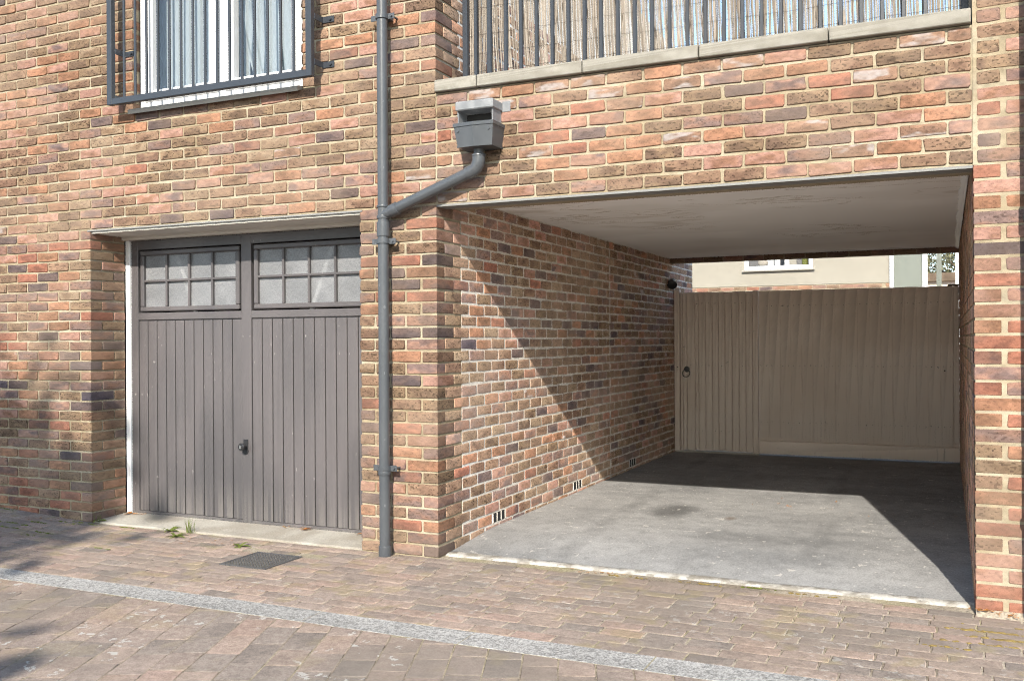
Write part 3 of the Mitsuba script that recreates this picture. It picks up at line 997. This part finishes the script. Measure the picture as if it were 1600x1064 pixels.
V, F = curtain(-2.62, -1.62, .007, 6, lambda s, t: 0.0, .23)
put(Wn + '__curtain', mikit.ply((V, F), 'm_curtain', smooth=True))
V, F = curtain(-1.76, -1.36, .010, 4, lambda s, t: (1 - t) ** 1.6 * 0.22 * (s - 1.25) * -0.9 - 0.02 * t, .22)
put(Wn + '__curtain', mikit.ply((V, F), 'm_curtain', smooth=True))
V, F = curtain(-1.50, -0.96, .011, 4, lambda s, t: 0.16 * (1 - t) * (1 - s), .25)
put(Wn + '__curtain', mikit.ply((V, F), 'm_curtain', smooth=True))
put(Wn + '__room', MB().box((-2.9, 2.2, 2.7), (-.4, 2.25, 4.6)).box((-2.95, .34, 2.7), (-2.9, 2.2, 4.6)).box((-.4, .34, 2.7), (-.35, 2.2, 4.6)).box((-2.9, .34, 2.7), (-.4, 2.2, 2.75)).box((-2.9, .34, 4.55), (-.4, 2.2, 4.6)).ply('m_plaster'))
sl = MB()
prof = [(0.09, 3.030), (0.09, 2.992), (-0.02, 2.992), (-.044, 2.975), (-.048, 2.995), (-.046, 3.006), (-.035, 3.012)]
V = [(x0 - .0, yy_, zz) for yy_, zz in prof] + [(x1 + .0, yy_, zz) for yy_, zz in prof]
k = len(prof)
F = []
for i in range(k):
    j = (i + 1) % k
    F += [[i, j, j + k], [i, j + k, i + k]]
F += [[0, i, i + 1] for i in range(1, k - 1)] + [[k, k + i + 1, k + i] for i in range(1, k - 1)]
sl.add(V, F)
put(HOUSE + '__window_sill', sl.ply('m_sill'))

# ------------------------------------------------------------------ guard in front of the window
G = thing('window_guard', 'dark grey metal guard of upright bars fixed across the upper window', 'railing')
GYc = -0.12
gx0, gx1, gz0, gz1 = -2.605, -0.828, 3.030, 4.15
g = MB()
g.box((gx0, GYc - .018, gz0), (gx0 + .045, GYc + .022, gz1), c=.003).box((gx1 - .045, GYc - .018, gz0), (gx1, GYc + .022, gz1), c=.003)
g.box((gx0 + .045, GYc - .0175, gz0), (gx1 - .045, GYc + .0215, gz0 + .045), c=.003).box((gx0 + .045, GYc - .0175, gz1 - .045), (gx1 - .045, GYc + .0215, gz1), c=.003)
put(G + '__frame', g.ply('m_guard', smooth=30))
for k in range(16):
    xb = -2.452 + k * (-.868 + 2.452) / 15
    put(G + '__bar', MB().box((xb - .008, GYc - .008, gz0 + .044), (xb + .008, GYc + .008, gz1 - .044), c=.003).ply('m_guard', smooth=30))
for xa, s in ((gx0 + .045, 1), (gx1, 1)):
    for zz in (3.085, 3.42, 3.95):
        if xa == gx1 and zz < 3.2:
            zz = 3.128
        mb = MB()
        ex = .035
        mb.box((xa - .006, GYc + .018, zz - .02), (xa + .002, -.004, zz + .02), c=.002)
        mb.box((xa - .006, -.008, zz - .02), (xa + .085, -.003, zz + .02), c=.002)
        V, F = tube([(xa + .06, -.008, zz), (xa + .06, -.018, zz)], .010, 6)
        mb.add(V, F)
        put(G + '__bracket', mb.ply('m_guard'))

# ------------------------------------------------------------------ balcony railing and reed screen
B = thing('balcony_railing', 'dark grey upright balusters standing behind the pale stone coping', 'railing')
RY = .215
xs = [.082 + .045, .172, .265] + list(np.arange(.378, 2.95, .1035))
put(B + '__post', MB().box((.085, RY - .02, 2.926), (.118, RY + .02, 4.0), c=.003).ply('m_guard', smooth=30))
put(B + '__post', MB().box((2.925, RY - .02, 2.926), (2.958, RY + .02, 4.0), c=.003).ply('m_guard', smooth=30))
for xb in xs[1:-1]:
    wd = .013 if abs(xb - .265) > .01 else .017
    put(B + '__baluster', MB().box((xb - wd / 1.3, RY - .012, 2.96), (xb + wd / 1.3, RY + .012, 3.96), c=.002).ply('m_guard', smooth=30))
put(B + '__rail', MB().box((.118, RY - .022, 3.96), (2.925, RY + .022, 4.0), c=.004).box((.118, RY - .018, 2.93), (2.925, RY + .018, 2.96), c=.003).ply('m_guard', smooth=30))
S = thing('reed_screen', 'pale dried reed screen tied behind the balcony balusters', 'screen')
mb = MB()
xr = .10
NR = 6
while xr < 2.94:
    xr += 0.0056 + 0.0034 * rng.random()
    if rng.random() < .025:
        xr += .010 * rng.random()
    r = .0029 + .0018 * rng.random()
    lean = .045 * (meshkit.noise(np.array([[xr * 2.2, 0, 5.0]]))[0] - .25) * (1.0 if xr < 1.5 else .5) + rng.normal(0, .006)
    yb = RY + .022 + .012 * rng.random()
    z0_ = 2.928 + abs(rng.normal(0, .012))
    zm = 3.45
    V, F = tube([(xr + lean, yb, z0_), (xr + lean * .35 + rng.normal(0, .003), yb + rng.normal(0, .002), (z0_ + zm) / 2), (xr, yb, zm), (xr + rng.normal(0, .006), yb, 3.95)], r, 5, caps=False)
    mb.add(V, F, (rng.random(), rng.random()))
put(S + '__reeds', mb.ply('m_reed', smooth=True), kind='stuff')
for zz in (3.02, 3.13, 3.25, 3.42, 3.6, 3.8):
    n = 120
    xs_ = np.linspace(.1, 2.93, n)
    P = np.c_[xs_, np.full(n, RY + .0185), zz + .02 * (meshkit.fbm(np.c_[xs_ * 3, xs_ * 0 + zz, xs_ * 0], 3) - .5) + rng.normal(0, .0012, n)]
    V, F = tube(P, .0009, 4, caps=False)
    put(S + '__wire', MB().add(V, F).ply('m_wire', smooth=True))

# ------------------------------------------------------------------ rainwater goods
PY = -0.072


def downpipe(xc, label, ztop, clips, joints, zb=0.0, ears=True):
    p = thing('drainpipe', label, 'drainpipe')
    V, F = tube([(xc, PY, zb + .02), (xc, PY, ztop)], .034, 28)
    put(p + '__pipe', MB().add(V, F).ply('m_pipe', smooth=40))
    for za, zc in joints:
        V, F = tube([(xc, PY, za), (xc, PY, za + .003), (xc, PY, zc - .003), (xc, PY, zc)], [.0385, .040, .040, .0385], 28)
        put(p + '__collar', MB().add(V, F).ply('m_pipe', smooth=40))
    for zc in clips:
        mb = MB()
        V, F = tube([(xc, PY, zc - .014), (xc, PY, zc + .014)], .0415, 28)
        mb.add(V, F)
        if ears:
            mb.box((xc + .036, PY + .005, zc - .018), (xc + .085, PY + .011, zc + .018), c=.002)
            mb.box((xc - .085, PY + .005, zc - .018), (xc - .036, PY + .011, zc + .018), c=.002)
        mb.box((xc - .04, PY + .03, zc - .012), (xc + .04, .003, zc + .012), c=.002)
        V, F = tube([(xc + .066, PY - .006, zc), (xc + .066, .0, zc)], .007, 8)
        mb.add(V, F)
        put(p + '__clip', mb.ply('m_pipe', smooth=30))
    return p


DP = downpipe(-0.338, 'tall grey plastic drainpipe between garage and carport with a slanting branch joining it', 4.6, [1.955, .545, 3.35], [(1.985, 2.075), (2.095, 2.115), (2.165, 2.178), (.505, .53), (.0, .065)])
V, F = tube([(-0.338, PY, -.01), (-0.338, PY, .07)], [.040, .0365], 8)
downpipe(3.222, 'grey drainpipe on the brick wall, cut off by the right edge of the picture', 4.6, [1.90, .5], [(1.92, 2.0), (.0, .06)], zb=-.01, ears=False)
HP = thing('rainwater_hopper', 'grey rainwater hopper under a lead chute on the brick parapet, with bent outlet pipe', 'hopper')
# tapering hopper head with rolled rim
def frustum(x0t, x1t, y0t, zt, x0b, x1b, y0b, zb, th=.006):
    O = np.array([(x0t, y0t, zt), (x1t, y0t, zt), (x1t, .002, zt), (x0t, .002, zt), (x0b, y0b, zb), (x1b, y0b, zb), (x1b, .002, zb), (x0b, .002, zb)])
    I = O.copy()
    I[[0, 3, 4, 7], 0] += th
    I[[1, 2, 5, 6], 0] -= th
    I[[0, 1, 4, 5], 1] += th
    I[4:, 2] += th
    V = np.vstack([O, I])
    Q = [(0, 4, 5, 1), (1, 5, 6, 2), (3, 7, 4, 0), (2, 6, 7, 3), (4, 7, 6, 5)]
    Qi = [tuple(8 + i for i in q[::-1]) for q in Q]
    R = [(0, 1, 9, 8), (1, 2, 10, 9), (2, 3, 11, 10), (3, 0, 8, 11)]
    F = []
    for q in Q + Qi + R:
        F += [[q[0], q[1], q[2]], [q[0], q[2], q[3]]]
    return V, np.array(F)


hp = MB()


def hopper_shell(x0t, x1t, yt, zt, x0b, x1b, yb, zb, ridge, th=.006):
    def ring(x0, x1, y, z, d):
        return [(x0 + d, .002, z), (x0 + d, y + d, z), ((x0 + x1) / 2, y - ridge + d, z), (x1 - d, y + d, z), (x1 - d, .002, z)]
    V = np.array(ring(x0t, x1t, yt, zt, 0) + ring(x0b, x1b, yb, zb, 0) + ring(x0t, x1t, yt, zt, th) + ring(x0b, x1b, yb, zb + th, th))
    F = []
    for k in range(4):
        F += [[k, k + 5, k + 6], [k, k + 6, k + 1], [k + 10, k + 16, k + 15], [k + 10, k + 11, k + 16], [k, k + 1, k + 11], [k, k + 11, k + 10]]
    for r, fl in ((5, 1), (15, 0)):
        for k in range(1, 4):
            F.append([r, r + k + 1, r + k] if fl else [r, r + k, r + k + 1])
    return V, np.array(F)


V, F = hopper_shell(.207, .463, -.156, 2.594, .226, .450, -.144, 2.476, .012)
hp.add(V, F)
V, F = hopper_shell(.202, .468, -.162, 2.613, .203, .467, -.161, 2.593, .012, .010)
hp.add(V, F)
V, F = hopper_shell(.222, .454, -.149, 2.482, .224, .452, -.148, 2.472, .012, .004)
hp.add(V, F)
for sx, sz in ((.235, 2.565), (.437, 2.565)):
    V, F = tube([(sx, -.154, sz), (sx, -.163, sz)], .005, 8)
    hp.add(V, F)
put(HP + '__hopper', hp.ply('m_pipe'))
ch = MB()
ch.box((.213, -.115, 2.600), (.219, .002, 2.70)).box((.437, -.115, 2.600), (.443, .002, 2.70)).box((.219, -.112, 2.60), (.437, .002, 2.606))
put(HP + '__chute', ch.ply('m_lead'))
hd = MB()
hd.box((.204, -.135, 2.694), (.452, .0005, 2.748), c=.006)
hd.box((.452, -.004, 2.690), (.505, .004, 2.752), c=.004)
hd.box((.150, -.004, 2.690), (.204, .004, 2.740), c=.004)
put(HP + '__lead_hood', hd.ply('m_lead', smooth=35))
put(HP + '__opening_shade', MB().box((.219, -.004, 2.606), (.437, -.0025, 2.694)).ply('m_dark'))  # dark sheet on the wall, painting in the shade inside the chute
cx = .328
pts = [(cx, PY, 2.50), (cx, PY, 2.43), (cx, PY, 2.40), (cx - .012, PY, 2.375), (cx - .035, PY, 2.355)]
V, F = tube([(cx, PY, 2.478), (cx, PY, 2.42)], .030, 24)
put(HP + '__outlet', MB().add(V, F).ply('m_pipe', smooth=40))
V, F = tube([(cx, PY, 2.437), (cx, PY, 2.405), (cx - .004, PY, 2.385), (cx - .016, PY, 2.362), (cx - .038, PY, 2.345), (cx - .075, PY, 2.331)], .039, 24)
V2, F2 = tube([(cx, PY, 2.441), (cx, PY, 2.436), (cx, PY, 2.428), (cx, PY, 2.425)], [.039, .042, .042, .039], 24)
put(HP + '__collar', MB().add(V2, F2).ply('m_pipe', smooth=40))
put(HP + '__elbow', MB().add(V, F).ply('m_pipe', smooth=40))
V, F = tube([(cx - .05, PY, 2.340), (-.335, PY, 2.119)], .034, 24)
put(HP + '__branch_pipe', MB().add(V, F).ply('m_pipe', smooth=40))
d = np.array([cx - .05 + .335, 0, 2.340 - 2.119]); d /= np.linalg.norm(d)
for o in (.055, ):
    q = np.array([-.335, PY, 2.119]) + d * o
    V, F = tube([q, q + d * .006, q + d * .055, q + d * .058], [.037, .040, .040, .037], 24)
    put(HP + '__collar', MB().add(V, F).ply('m_pipe', smooth=40))

# ------------------------------------------------------------------ gate at the back of the carport
GT = thing('timber_gate', 'wide taupe painted gate of upright boards with a narrow door in it, closing the carport', 'gate')
GYB = 5.60
xb = [.148, .241, .283, .361, .439, .509, .581, .660, .738, .813, .886]
put(GT + '__post', MB().box((.005, GYB - .02, .06), (.068, GYB + .06, 1.905), c=.004, uv=(.5, .1)).ply('m_gate', smooth=30))
put(GT + '__post', MB().box((.074, GYB - .005, .06), (.098, GYB + .05, 1.873), c=.003, uv=(.3, .6)).ply('m_gate', smooth=30))
put(GT + '__post', MB().box((.890, GYB - .012, .06), (.950, GYB + .05, 1.872), c=.004, uv=(.4, .9)).ply('m_gate', smooth=30))
put(GT + '__post', MB().box((2.915, GYB - .01, .25), (2.962, GYB + .06, 1.865), c=.004, uv=(.3, .4)).ply('m_gate', smooth=30))
put(GT + '__back_rail_and_light_stop', MB().box((2.88, GYB + .0605, .07), (2.965, GYB + .08, 1.86)).ply('m_gate'))  # upright strip added behind the post to block light through the gap
put(GT + '__cap', MB().box((2.86, GYB - .02, 1.866), (2.965, GYB + .06, 1.882), c=.003).ply('m_bark'))
put(GT + '__door_board', MB().box((.103, GYB - .006, .075), (.1465, GYB + .03, 1.868), c=.003, uv=(.6, .35)).ply('m_gate', smooth=30))
for k in range(len(xb) - 1):
    put(GT + '__door_board', MB().box((xb[k] + .0016, GYB - .002 + rng.normal(0, .0006), .078 + rng.normal(0, .002)), (xb[k + 1] - .0016, GYB + .02, 1.868 + rng.normal(0, .002)), c=.0045, uv=(rng.random(), rng.random())).ply('m_gate', smooth=30))
nb = 17
for k in range(nb):
    a, b_ = .956 + k * (2.908 - .956) / nb, .956 + (k + 1) * (2.908 - .956) / nb
    put(GT + '__board', MB().box((a + .0004, GYB + rng.normal(0, .0007), .215), (b_ - .0004, GYB + .022, 1.866 + rng.normal(0, .001)), c=.0016, uv=(rng.random(), rng.random())).ply('m_gate', smooth=30))
put(GT + '__bottom_rail', MB().box((.956, GYB - .022, .068), (2.965, GYB + .03, .214), c=.005, uv=(.75, .2)).ply('m_gate', smooth=30))
put(GT + '__added_light_stop', MB().box((.956, GYB + .0225, .21), (2.92, GYB + .028, 1.86)).box((.07, GYB + .0225, .08), (.95, GYB + .028, 1.864)).ply('m_gate'))  # unseen backing added to stop daylight leaking between the boards
put(GT + '__back_rail_and_light_stop', MB().box((.956, GYB + .0285, 1.0), (2.908, GYB + .06, 1.1)).box((.15, GYB + .0285, 1.0), (.886, GYB + .06, 1.1)).ply('m_gate'))
put(GT + '__sill', MB().box((.02, GYB - .03, .045), (.955, GYB + .08, .068), c=.004).ply('m_concrete'))
nl = MB()
for k in range(nb):
    xm_ = .956 + (k + .5) * (2.908 - .956) / nb
    for zz in (.42, 1.04, 1.70):
        for dx in (-.03, .03):
            V, F = tube([(xm_ + dx + rng.normal(0, .004), GYB + .001, zz + rng.normal(0, .006)), (xm_ + dx, GYB - .0025, zz)], .0028, 6)
            nl.add(V, F)
for k in range(len(xb) - 1):
    for zz in (.30, 1.04, 1.74):
        V, F = tube([((xb[k] + xb[k + 1]) / 2 + rng.normal(0, .004), GYB - .001, zz + rng.normal(0, .005)), ((xb[k] + xb[k + 1]) / 2, GYB - .0055, zz)], .0038, 6)
        nl.add(V, F)
put(GT + '__nails', nl.ply('m_iron'), kind='stuff')
rh = MB()
V, F = tube([(.148, GYB - .006, .995), (.148, GYB - .013, .995), (.148, GYB - .018, .995)], [.034, .033, .022], 18)
rh.add(V, F)
a = np.linspace(0, 2 * np.pi, 29)
V, F = tube(np.c_[.145 + .042 * np.sin(a), np.full(29, GYB - .022) - .008 * (1 - np.cos(a)), .950 + .042 * np.cos(a)], .006, 8, caps=False)
rh.add(V, F)
put(GT + '__ring_handle', rh.ply('m_iron', smooth=40), label='black iron ring handle')
for xx_, zz in ((.04, 1.02), (2.83, 1.0)):
    V, F = tube([(xx_, GYB - .02, zz), (xx_, GYB - .026, zz)], [.008, .005], 10)
    put(GT + '__bolt', MB().add(V, F).ply('m_iron', smooth=40))

# small camera-like lamp on the carport wall beside the gate
L = thing('security_lamp', 'small black and white security lamp on the brick wall beside the gate', 'lamp')
mb = MB()
V, F = tube([(-.008, 5.40, 1.955), (.028, 5.40, 1.955), (.036, 5.39, 1.955)], [.032, .032, .02], 14)
mb.add(V, F)
V, F = tube([(.040, 5.375, 1.975), (.058, 5.315, 1.945), (.060, 5.308, 1.941)], [.048, .054, .046], 16)
mb.add(V, F)
put(L + '__housing', mb.ply('m_black', smooth=40))
V, F = tube([(.024, 5.43, 2.00), (.032, 5.402, 1.988), (.039, 5.378, 1.977)], [.02, .046, .050], 16)
put(L + '__back_shell', MB().add(V, F).ply('m_pvc', smooth=40))

# ------------------------------------------------------------------ drain cover, weeds, moss, leaves
C = thing('drain_cover', 'square dark iron drain cover let into the driveway paving', 'drain cover')
cv = MB()
cx0, cy0, cx1, cy1 = COVER.bounds
cv.box((cx0, cy0, -.03), (cx1, cy1, -.003))
put(C + '__plate', cv.ply('m_iron'))
fr = MB()
for lo, hi in (((cx0, cy0, -.02), (cx1, cy0 + .014, .003)), ((cx0, cy1 - .014, -.02), (cx1, cy1, .003)), ((cx0, cy0 + .014, -.02), (cx0 + .014, cy1 - .014, .003)), ((cx1 - .014, cy0 + .014, -.02), (cx1, cy1 - .014, .003))):
    fr.box(lo, hi, c=.002)
put(C + '__frame', fr.ply('m_iron', smooth=30))
st = MB()
for i in range(15):
    for j in range(15):
        px_, py_ = cx0 + .024 + i * (cx1 - cx0 - .048) / 14, cy0 + .024 + j * (cy1 - cy0 - .048) / 14
        st.box((px_ - .0075, py_ - .0045, -.004), (px_ + .0075, py_ + .0045, .0025), c=.0015)
put(C + '__tread_studs', st.ply('m_iron', smooth=30), kind='stuff')


def leaf_blade(p, yaw, L, wd, rise, droop, n=6):
    V, F = [], []
    for i in range(n + 1):
        t = i / n
        w = wd * math.sin(math.pi * (0.12 + 0.88 * t) ** 0.8) * (0.85 + 0.3 * (i % 2))
        r = L * t
        z = rise * t - droop * t * t
        c = np.array([p[0] + math.cos(yaw) * r, p[1] + math.sin(yaw) * r, p[2] + z])
        s = np.array([-math.sin(yaw), math.cos(yaw), 0]) * w
        V += [c - s, c + s + np.array([0, 0, w * .25])]
    for i in range(n):
        a = 2 * i
        F += [[a, a + 1, a + 3], [a, a + 3, a + 2]]
    return V, F


def weed(label, p, leaves, blades, h=.06):
    k = thing('weed', label, 'weed')
    if leaves:
        mb = MB()
        for i in range(leaves):
            V, F = leaf_blade(p, i * 2.4 + rng.random(), .06 + .05 * rng.random(), .010, .05 * rng.random() + .02, .05)
            mb.add(V, F)
        put(k + '__leaves', mb.ply('m_weed', smooth=True))
    if blades:
        mb = MB()
        for i in range(blades):
            q = (p[0] + rng.normal(0, .012), p[1] + rng.normal(0, .008), p[2])
            V, F = leaf_blade(q, rng.random() * 6.28, .02 + .05 * rng.random(), .0016, h * (.5 + rng.random()), .01)
            mb.add(V, F)
        put(k + '__blades', mb.ply('m_weed', smooth=True))


weed('small dandelion growing from the joint in front of the garage threshold', (-2.16, -.01, .0), 9, 0)
weed('tuft of thin grass growing beside the garage threshold', (-1.98, -.01, .0), 0, 26, .10)
weed('tiny yellowish weed in the paving right in front of the grass tuft', (-1.98, -.14, .0), 10, 0)
weed('low weed in the paving joint behind the drain cover', (-1.36, -.22, .0), 8, 4, .03)
weed('weed growing at the foot of the brick pier left of the garage', (-2.885, .012, .012), 5, 8, .07)


def clump(base, bsdf, spots, label=None):
    mb = MB()
    for x_, y_, r_, n_ in spots:
        for i in range(n_):
            a_, d_ = rng.random() * 6.28, r_ * math.sqrt(rng.random())
            s = .0025 + .0055 * rng.random() ** 2
            m = trimesh.creation.icosphere(subdivisions=1, radius=1.0)
            px_, py_ = x_ + 1.6 * d_ * math.cos(a_), -round(-(y_ + d_ * .8 * math.sin(a_)) / PITCH) * PITCH + rng.normal(0, .006) if y_ < -.05 else y_ + .006 * rng.normal()
            zz = slope(np.array([[px_, py_]]))[0]
            mb.add(m.vertices * np.array([s * 1.9, s * 1.2, s * .6]) * (1 + rng.normal(0, .12, m.vertices.shape)) + np.array([px_, py_, zz]), m.faces)
    put(base, mb.ply(bsdf, smooth=True), label, 'moss', kind='stuff')


clump('moss', 'm_moss', [(-3.86, -.03, .10, 50), (-3.36, -.34, .11, 60), (-3.25, -.20, .05, 22), (-2.95, -.42, .08, 22), (-3.7, -.42, .1, 20), (-2.9, -.05, .10, 20), (-2.55, -.03, .06, 30), (1.93, .055, .06, 22), (-2.2, -.62, .09, 14), (-3.05, -.08, .08, 18)], 'green moss growing in the paving joints by the left pier')
clump('golden_moss', 'm_gold_moss', [(2.98, -.36, .05, 22), (3.1, -.42, .06, 26), (3.12, -.30, .06, 30), (3.2, -.22, .05, 26), (2.9, -.28, .04, 14), (3.05, -.52, .05, 18), (2.86, -.55, .05, 14), (1.2, .02, .10, 16), (1.6, .03, .09, 14), (2.78, -.62, .05, 14), (3.18, -.5, .07, 26), (2.2, .03, .08, 12)], 'golden brown moss in the paving joints near the right hand wall')


def dead_leaf(p, size, yaw):
    n = 8
    V = [(0, 0, .006)]
    for i in range(n):
        a_ = i / n * 6.283
        r_ = size * (.6 + .4 * abs(math.cos(a_))) * (.8 + .4 * rng.random())
        V.append((r_ * math.cos(a_), .6 * r_ * math.sin(a_), .004 + .4 * size * rng.random()))
    V = np.array(V)
    c, s = math.cos(yaw), math.sin(yaw)
    V[:, :2] = V[:, :2] @ np.array([[c, s], [-s, c]])
    return V + np.asarray(p), np.array([[0, i + 1, (i + 1) % n + 1] for i in range(n)])


for lab, p, sz in (('curled orange dead leaf lying under the garage door edge', (-1.21, .30, .024), .04), ('brown dead leaf caught at the foot of the white garage jamb', (-2.86, .28, .024), .045),
                   ('small brown leaf against the garage door right of the orange leaf', (-.78, .31, .026), .025)):
    V, F = dead_leaf(p, sz, rng.random() * 6)
    put('dead_leaf', MB().add(V, F, (.5, .5 + .5 * rng.random())).ply('m_dead_leaf', smooth=True), lab, 'leaf')
mb = MB()
for cx_, cy_, zz, r_, n_ in ((-2.80, .30, .025, .05, 18), (-1.32, .30, .026, .07, 14), (3.02, -.02, .02, .035, 26), (3.12, -.05, .01, .04, 10), (1.0, .035, .0, .09, 16), (-3.35, -.1, .02, .12, 16), (-1.6, -.2, .0, .2, 14), (2.2, 2.4, .055, .5, 14)):
    for i in range(n_):
        V, F = dead_leaf((cx_ + rng.normal(0, r_), cy_ + rng.normal(0, r_ * .35), zz), .006 + .009 * rng.random(), rng.random() * 6)
        mb.add(V, F, (.5, rng.random()))
put('leaf_litter', mb.ply('m_dead_leaf', smooth=True), 'crumbs of dry leaf and twig lying on the ground', 'litter', kind='stuff')

# ------------------------------------------------------------------ house beyond the gate
N = thing('rendered_house', 'cream rendered house beyond the gate with a white window and a glazed porch', 'house')
BY = 12.0
put(N + '__wall', MB().box((-7, BY, 2.27), (-.42, BY + .3, 6)).box((-.42, BY, 2.27), (.755, BY + .3, 2.545)).box((-.42, BY, 3.7), (.755, BY + .3, 6)).box((.755, BY, 2.27), (1.985, BY + .3, 6)).ply('m_cream'))
pl_ = put(N + '__plinth', MB().box((-7, BY - .02, -.1), (1.985, BY + .3, 2.262)).ply('m_mortar'))
for k in range(16):
    a = -1.5 + k * .225
    V, F = face_brick(np.array([a + .1075, BY - .026, 2.222]), (1, 0, 0), (0, 0, 1), min(.2155, 1.985 - a), BH)
    put(pl_ + '__brick', MB().add(V, F, pick(M['pier'])).ply('m_brick', smooth=True))
put(N + '__corner_post', MB().box((1.988, BY - .06, -.1), (2.05, BY + .3, 4.5), c=.004).ply('m_pvc', smooth=30))
wf = N + '__window'
mbw = MB()
for lo, hi in (((-.418, BY + .0, 2.55), (-.35, BY + .08, 3.69)), ((.685, BY + .0, 2.55), (.753, BY + .08, 3.69)), ((.11, BY + .0, 2.62), (.19, BY + .08, 3.69)), ((-.35, BY + .001, 2.55), (.685, BY + .08, 2.62))):
    mbw.box(lo, hi, c=.004)
put(wf, mbw.ply('m_pvc', smooth=30))
for a, b_ in ((-.35, .11), (.19, .685)):
    put(wf + '__pane', MB().add([(a, BY + .04, 2.62), (b_, BY + .04, 2.62), (b_, BY + .04, 3.69), (a, BY + .04, 3.69)], [[0, 1, 2], [0, 2, 3]]).ply('m_glass'))
put(wf + '__room', MB().box((-.8, BY + .9, 2.3), (1.2, BY + .95, 4)).box((-.8, BY + .305, 2.3), (1.2, BY + .9, 2.5)).ply('m_room'))
put(wf + '__ornament', MB().tm(trimesh.creation.icosphere(2, .09).apply_transform(np.diag([1, .5, .8, 1])).apply_translation((-.12, BY + .16, 2.69))).ply('m_concrete', smooth=True))
put(wf + '__ornament', MB().tm(trimesh.creation.box((.12, .03, .2)).apply_translation((.40, BY + .16, 2.72))).ply('m_cream'))
put(wf + '__ornament', MB().tm(trimesh.creation.cylinder(.05, .16).apply_translation((.60, BY + .16, 2.70))).ply('m_moss', smooth=30))
put(wf + '__curtain', MB().box((-.1, BY + .2, 2.6), (.06, BY + .21, 3.7)).box((.25, BY + .2, 2.6), (.36, BY + .21, 3.7)).ply('m_pvc'))
put(N + '__window_sill', MB().box((-.45, BY - .06, 2.522), (.785, BY + .05, 2.549), c=.004).ply('m_sill'))
PN = N + '__porch'
put(PN, MB().box((2.49, BY - .05, .0), (2.568, BY + .05, 3.2), c=.004).box((2.985, BY - .05, .0), (3.06, BY + .05, 3.2), c=.004).box((2.05, BY - .05, 3.12), (3.06, BY + .05, 3.2)).box((2.568, BY - .045, 0), (2.985, BY + .05, .5)).ply('m_pvc', smooth=30))
put(PN + '__panel', MB().box((2.052, BY - .01, .0), (2.489, BY + .02, 3.12)).ply('m_frosted' if 'm_frosted' in scene else diffuse('m_frosted', lambda p, n, uv: mix(mi.Color3f(.16, .175, .155), mi.Color3f(.21, .225, .20), fbm(p.x * 4, p.y, p.z * 1.2)))))
put(PN + '__pane', MB().add([(2.568, BY, .5), (2.985, BY, .5), (2.985, BY, 3.12), (2.568, BY, 3.12)], [[0, 1, 2], [0, 2, 3]]).ply('m_glass'))
put(PN + '__pane', MB().add([(2.70, BY + .25, .5), (2.78, BY + .25, .5), (2.78, BY + .25, 3.12), (2.70, BY + .25, 3.12)], [[0, 1, 2], [0, 2, 3]]).ply('m_frosted'))
# tree and shed seen through the porch glass
SH = thing('garden_shed', 'low brown garden shed behind the glazed porch, seen above the gate', 'shed')
put(SH + '__roof', MB().box((2.3, 15.5, 2.45), (4.6, 17.5, 2.62), c=.01).ply('m_bark', smooth=30))
put(SH + '__wall', MB().box((2.4, 15.6, -.05), (4.5, 17.4, 2.45)).ply('m_gate'))


def tree(label, base, height, spread, zlow, n_leaf, size, bsdf='m_leaf', shape=None, seed=3, name='leafy_tree'):
    g = np.random.default_rng(seed)
    t = thing(name, label, 'tree')
    tr = MB()
    h = np.linspace(0, 1, 9)
    pts = np.c_[base[0] + .25 * np.sin(h * 4) * h, base[1] + .2 * np.sin(h * 3 + 1) * h, base[2] + h * height * .93]
    V, F = tube(pts, .02 * height * (1 - .9 * h) + .012, 10)
    tr.add(V, F)
    tips = []
    for i in range(26):
        hh = .30 + .66 * g.random()
        o = np.array([np.interp(hh, h, pts[:, k]) for k in range(3)])
        a_ = g.random() * 6.283
        ln = spread * (shape(hh) if shape else math.sqrt(max(0, 1 - ((hh - .6) / .42) ** 2))) * (.7 + .4 * g.random())
        e = o + np.array([math.cos(a_) * ln, math.sin(a_) * ln, ln * .45])
        mid = (o + e) / 2 + np.array([0, 0, .1 * ln])
        V, F = tube([o, mid, e], [.010 * height * (1 - hh) + .012, .014, .005], 6)
        tr.add(V, F)
        tips += [mid, e, (mid + e) / 2]
    put(t + '__trunk', tr.ply('m_bark', smooth=True))
    tips = np.array(tips + [pts[-1], pts[-2]])
    c = tips[g.integers(0, len(tips), n_leaf)] + g.normal(0, 1, (n_leaf, 3)) * np.array([.16, .16, .14]) * spread
    c = c[c[:, 2] > zlow]
    u_ = g.normal(0, 1, (len(c), 3)); u_ /= np.linalg.norm(u_, axis=1, keepdims=True)
    w_ = np.cross(u_, g.normal(0, 1, (len(c), 3))); w_ /= np.linalg.norm(w_, axis=1, keepdims=True)
    s = size * (.6 + .8 * g.random((len(c), 1)))
    V = np.stack([c - u_ * s, c + w_ * s * .45, c + u_ * s, c - w_ * s * .45], 1).reshape(-1, 3)
    k = np.arange(len(c))[:, None] * 4
    F = np.vstack([k + np.array([0, 1, 2]), k + np.array([0, 2, 3])])
    put(t + '__crown', mikit.ply((V, F), bsdf))


tree('leafy tree behind the garden shed, seen through the porch glass', (3.2, 21.0, 0), 6.5, 1.8, 1.5, 8000, .07, bsdf='m_twig_leaf', seed=5)
# the street tree behind the camera whose shade falls on the left pier
tree('street tree across the road behind the camera, shading the left pier', (-1.50, -14.0, 0), 10.85, 3.0, 5.2, 60000, .20,
     shape=lambda hh: 1.25 * (1.0 - hh) ** .62, seed=11)
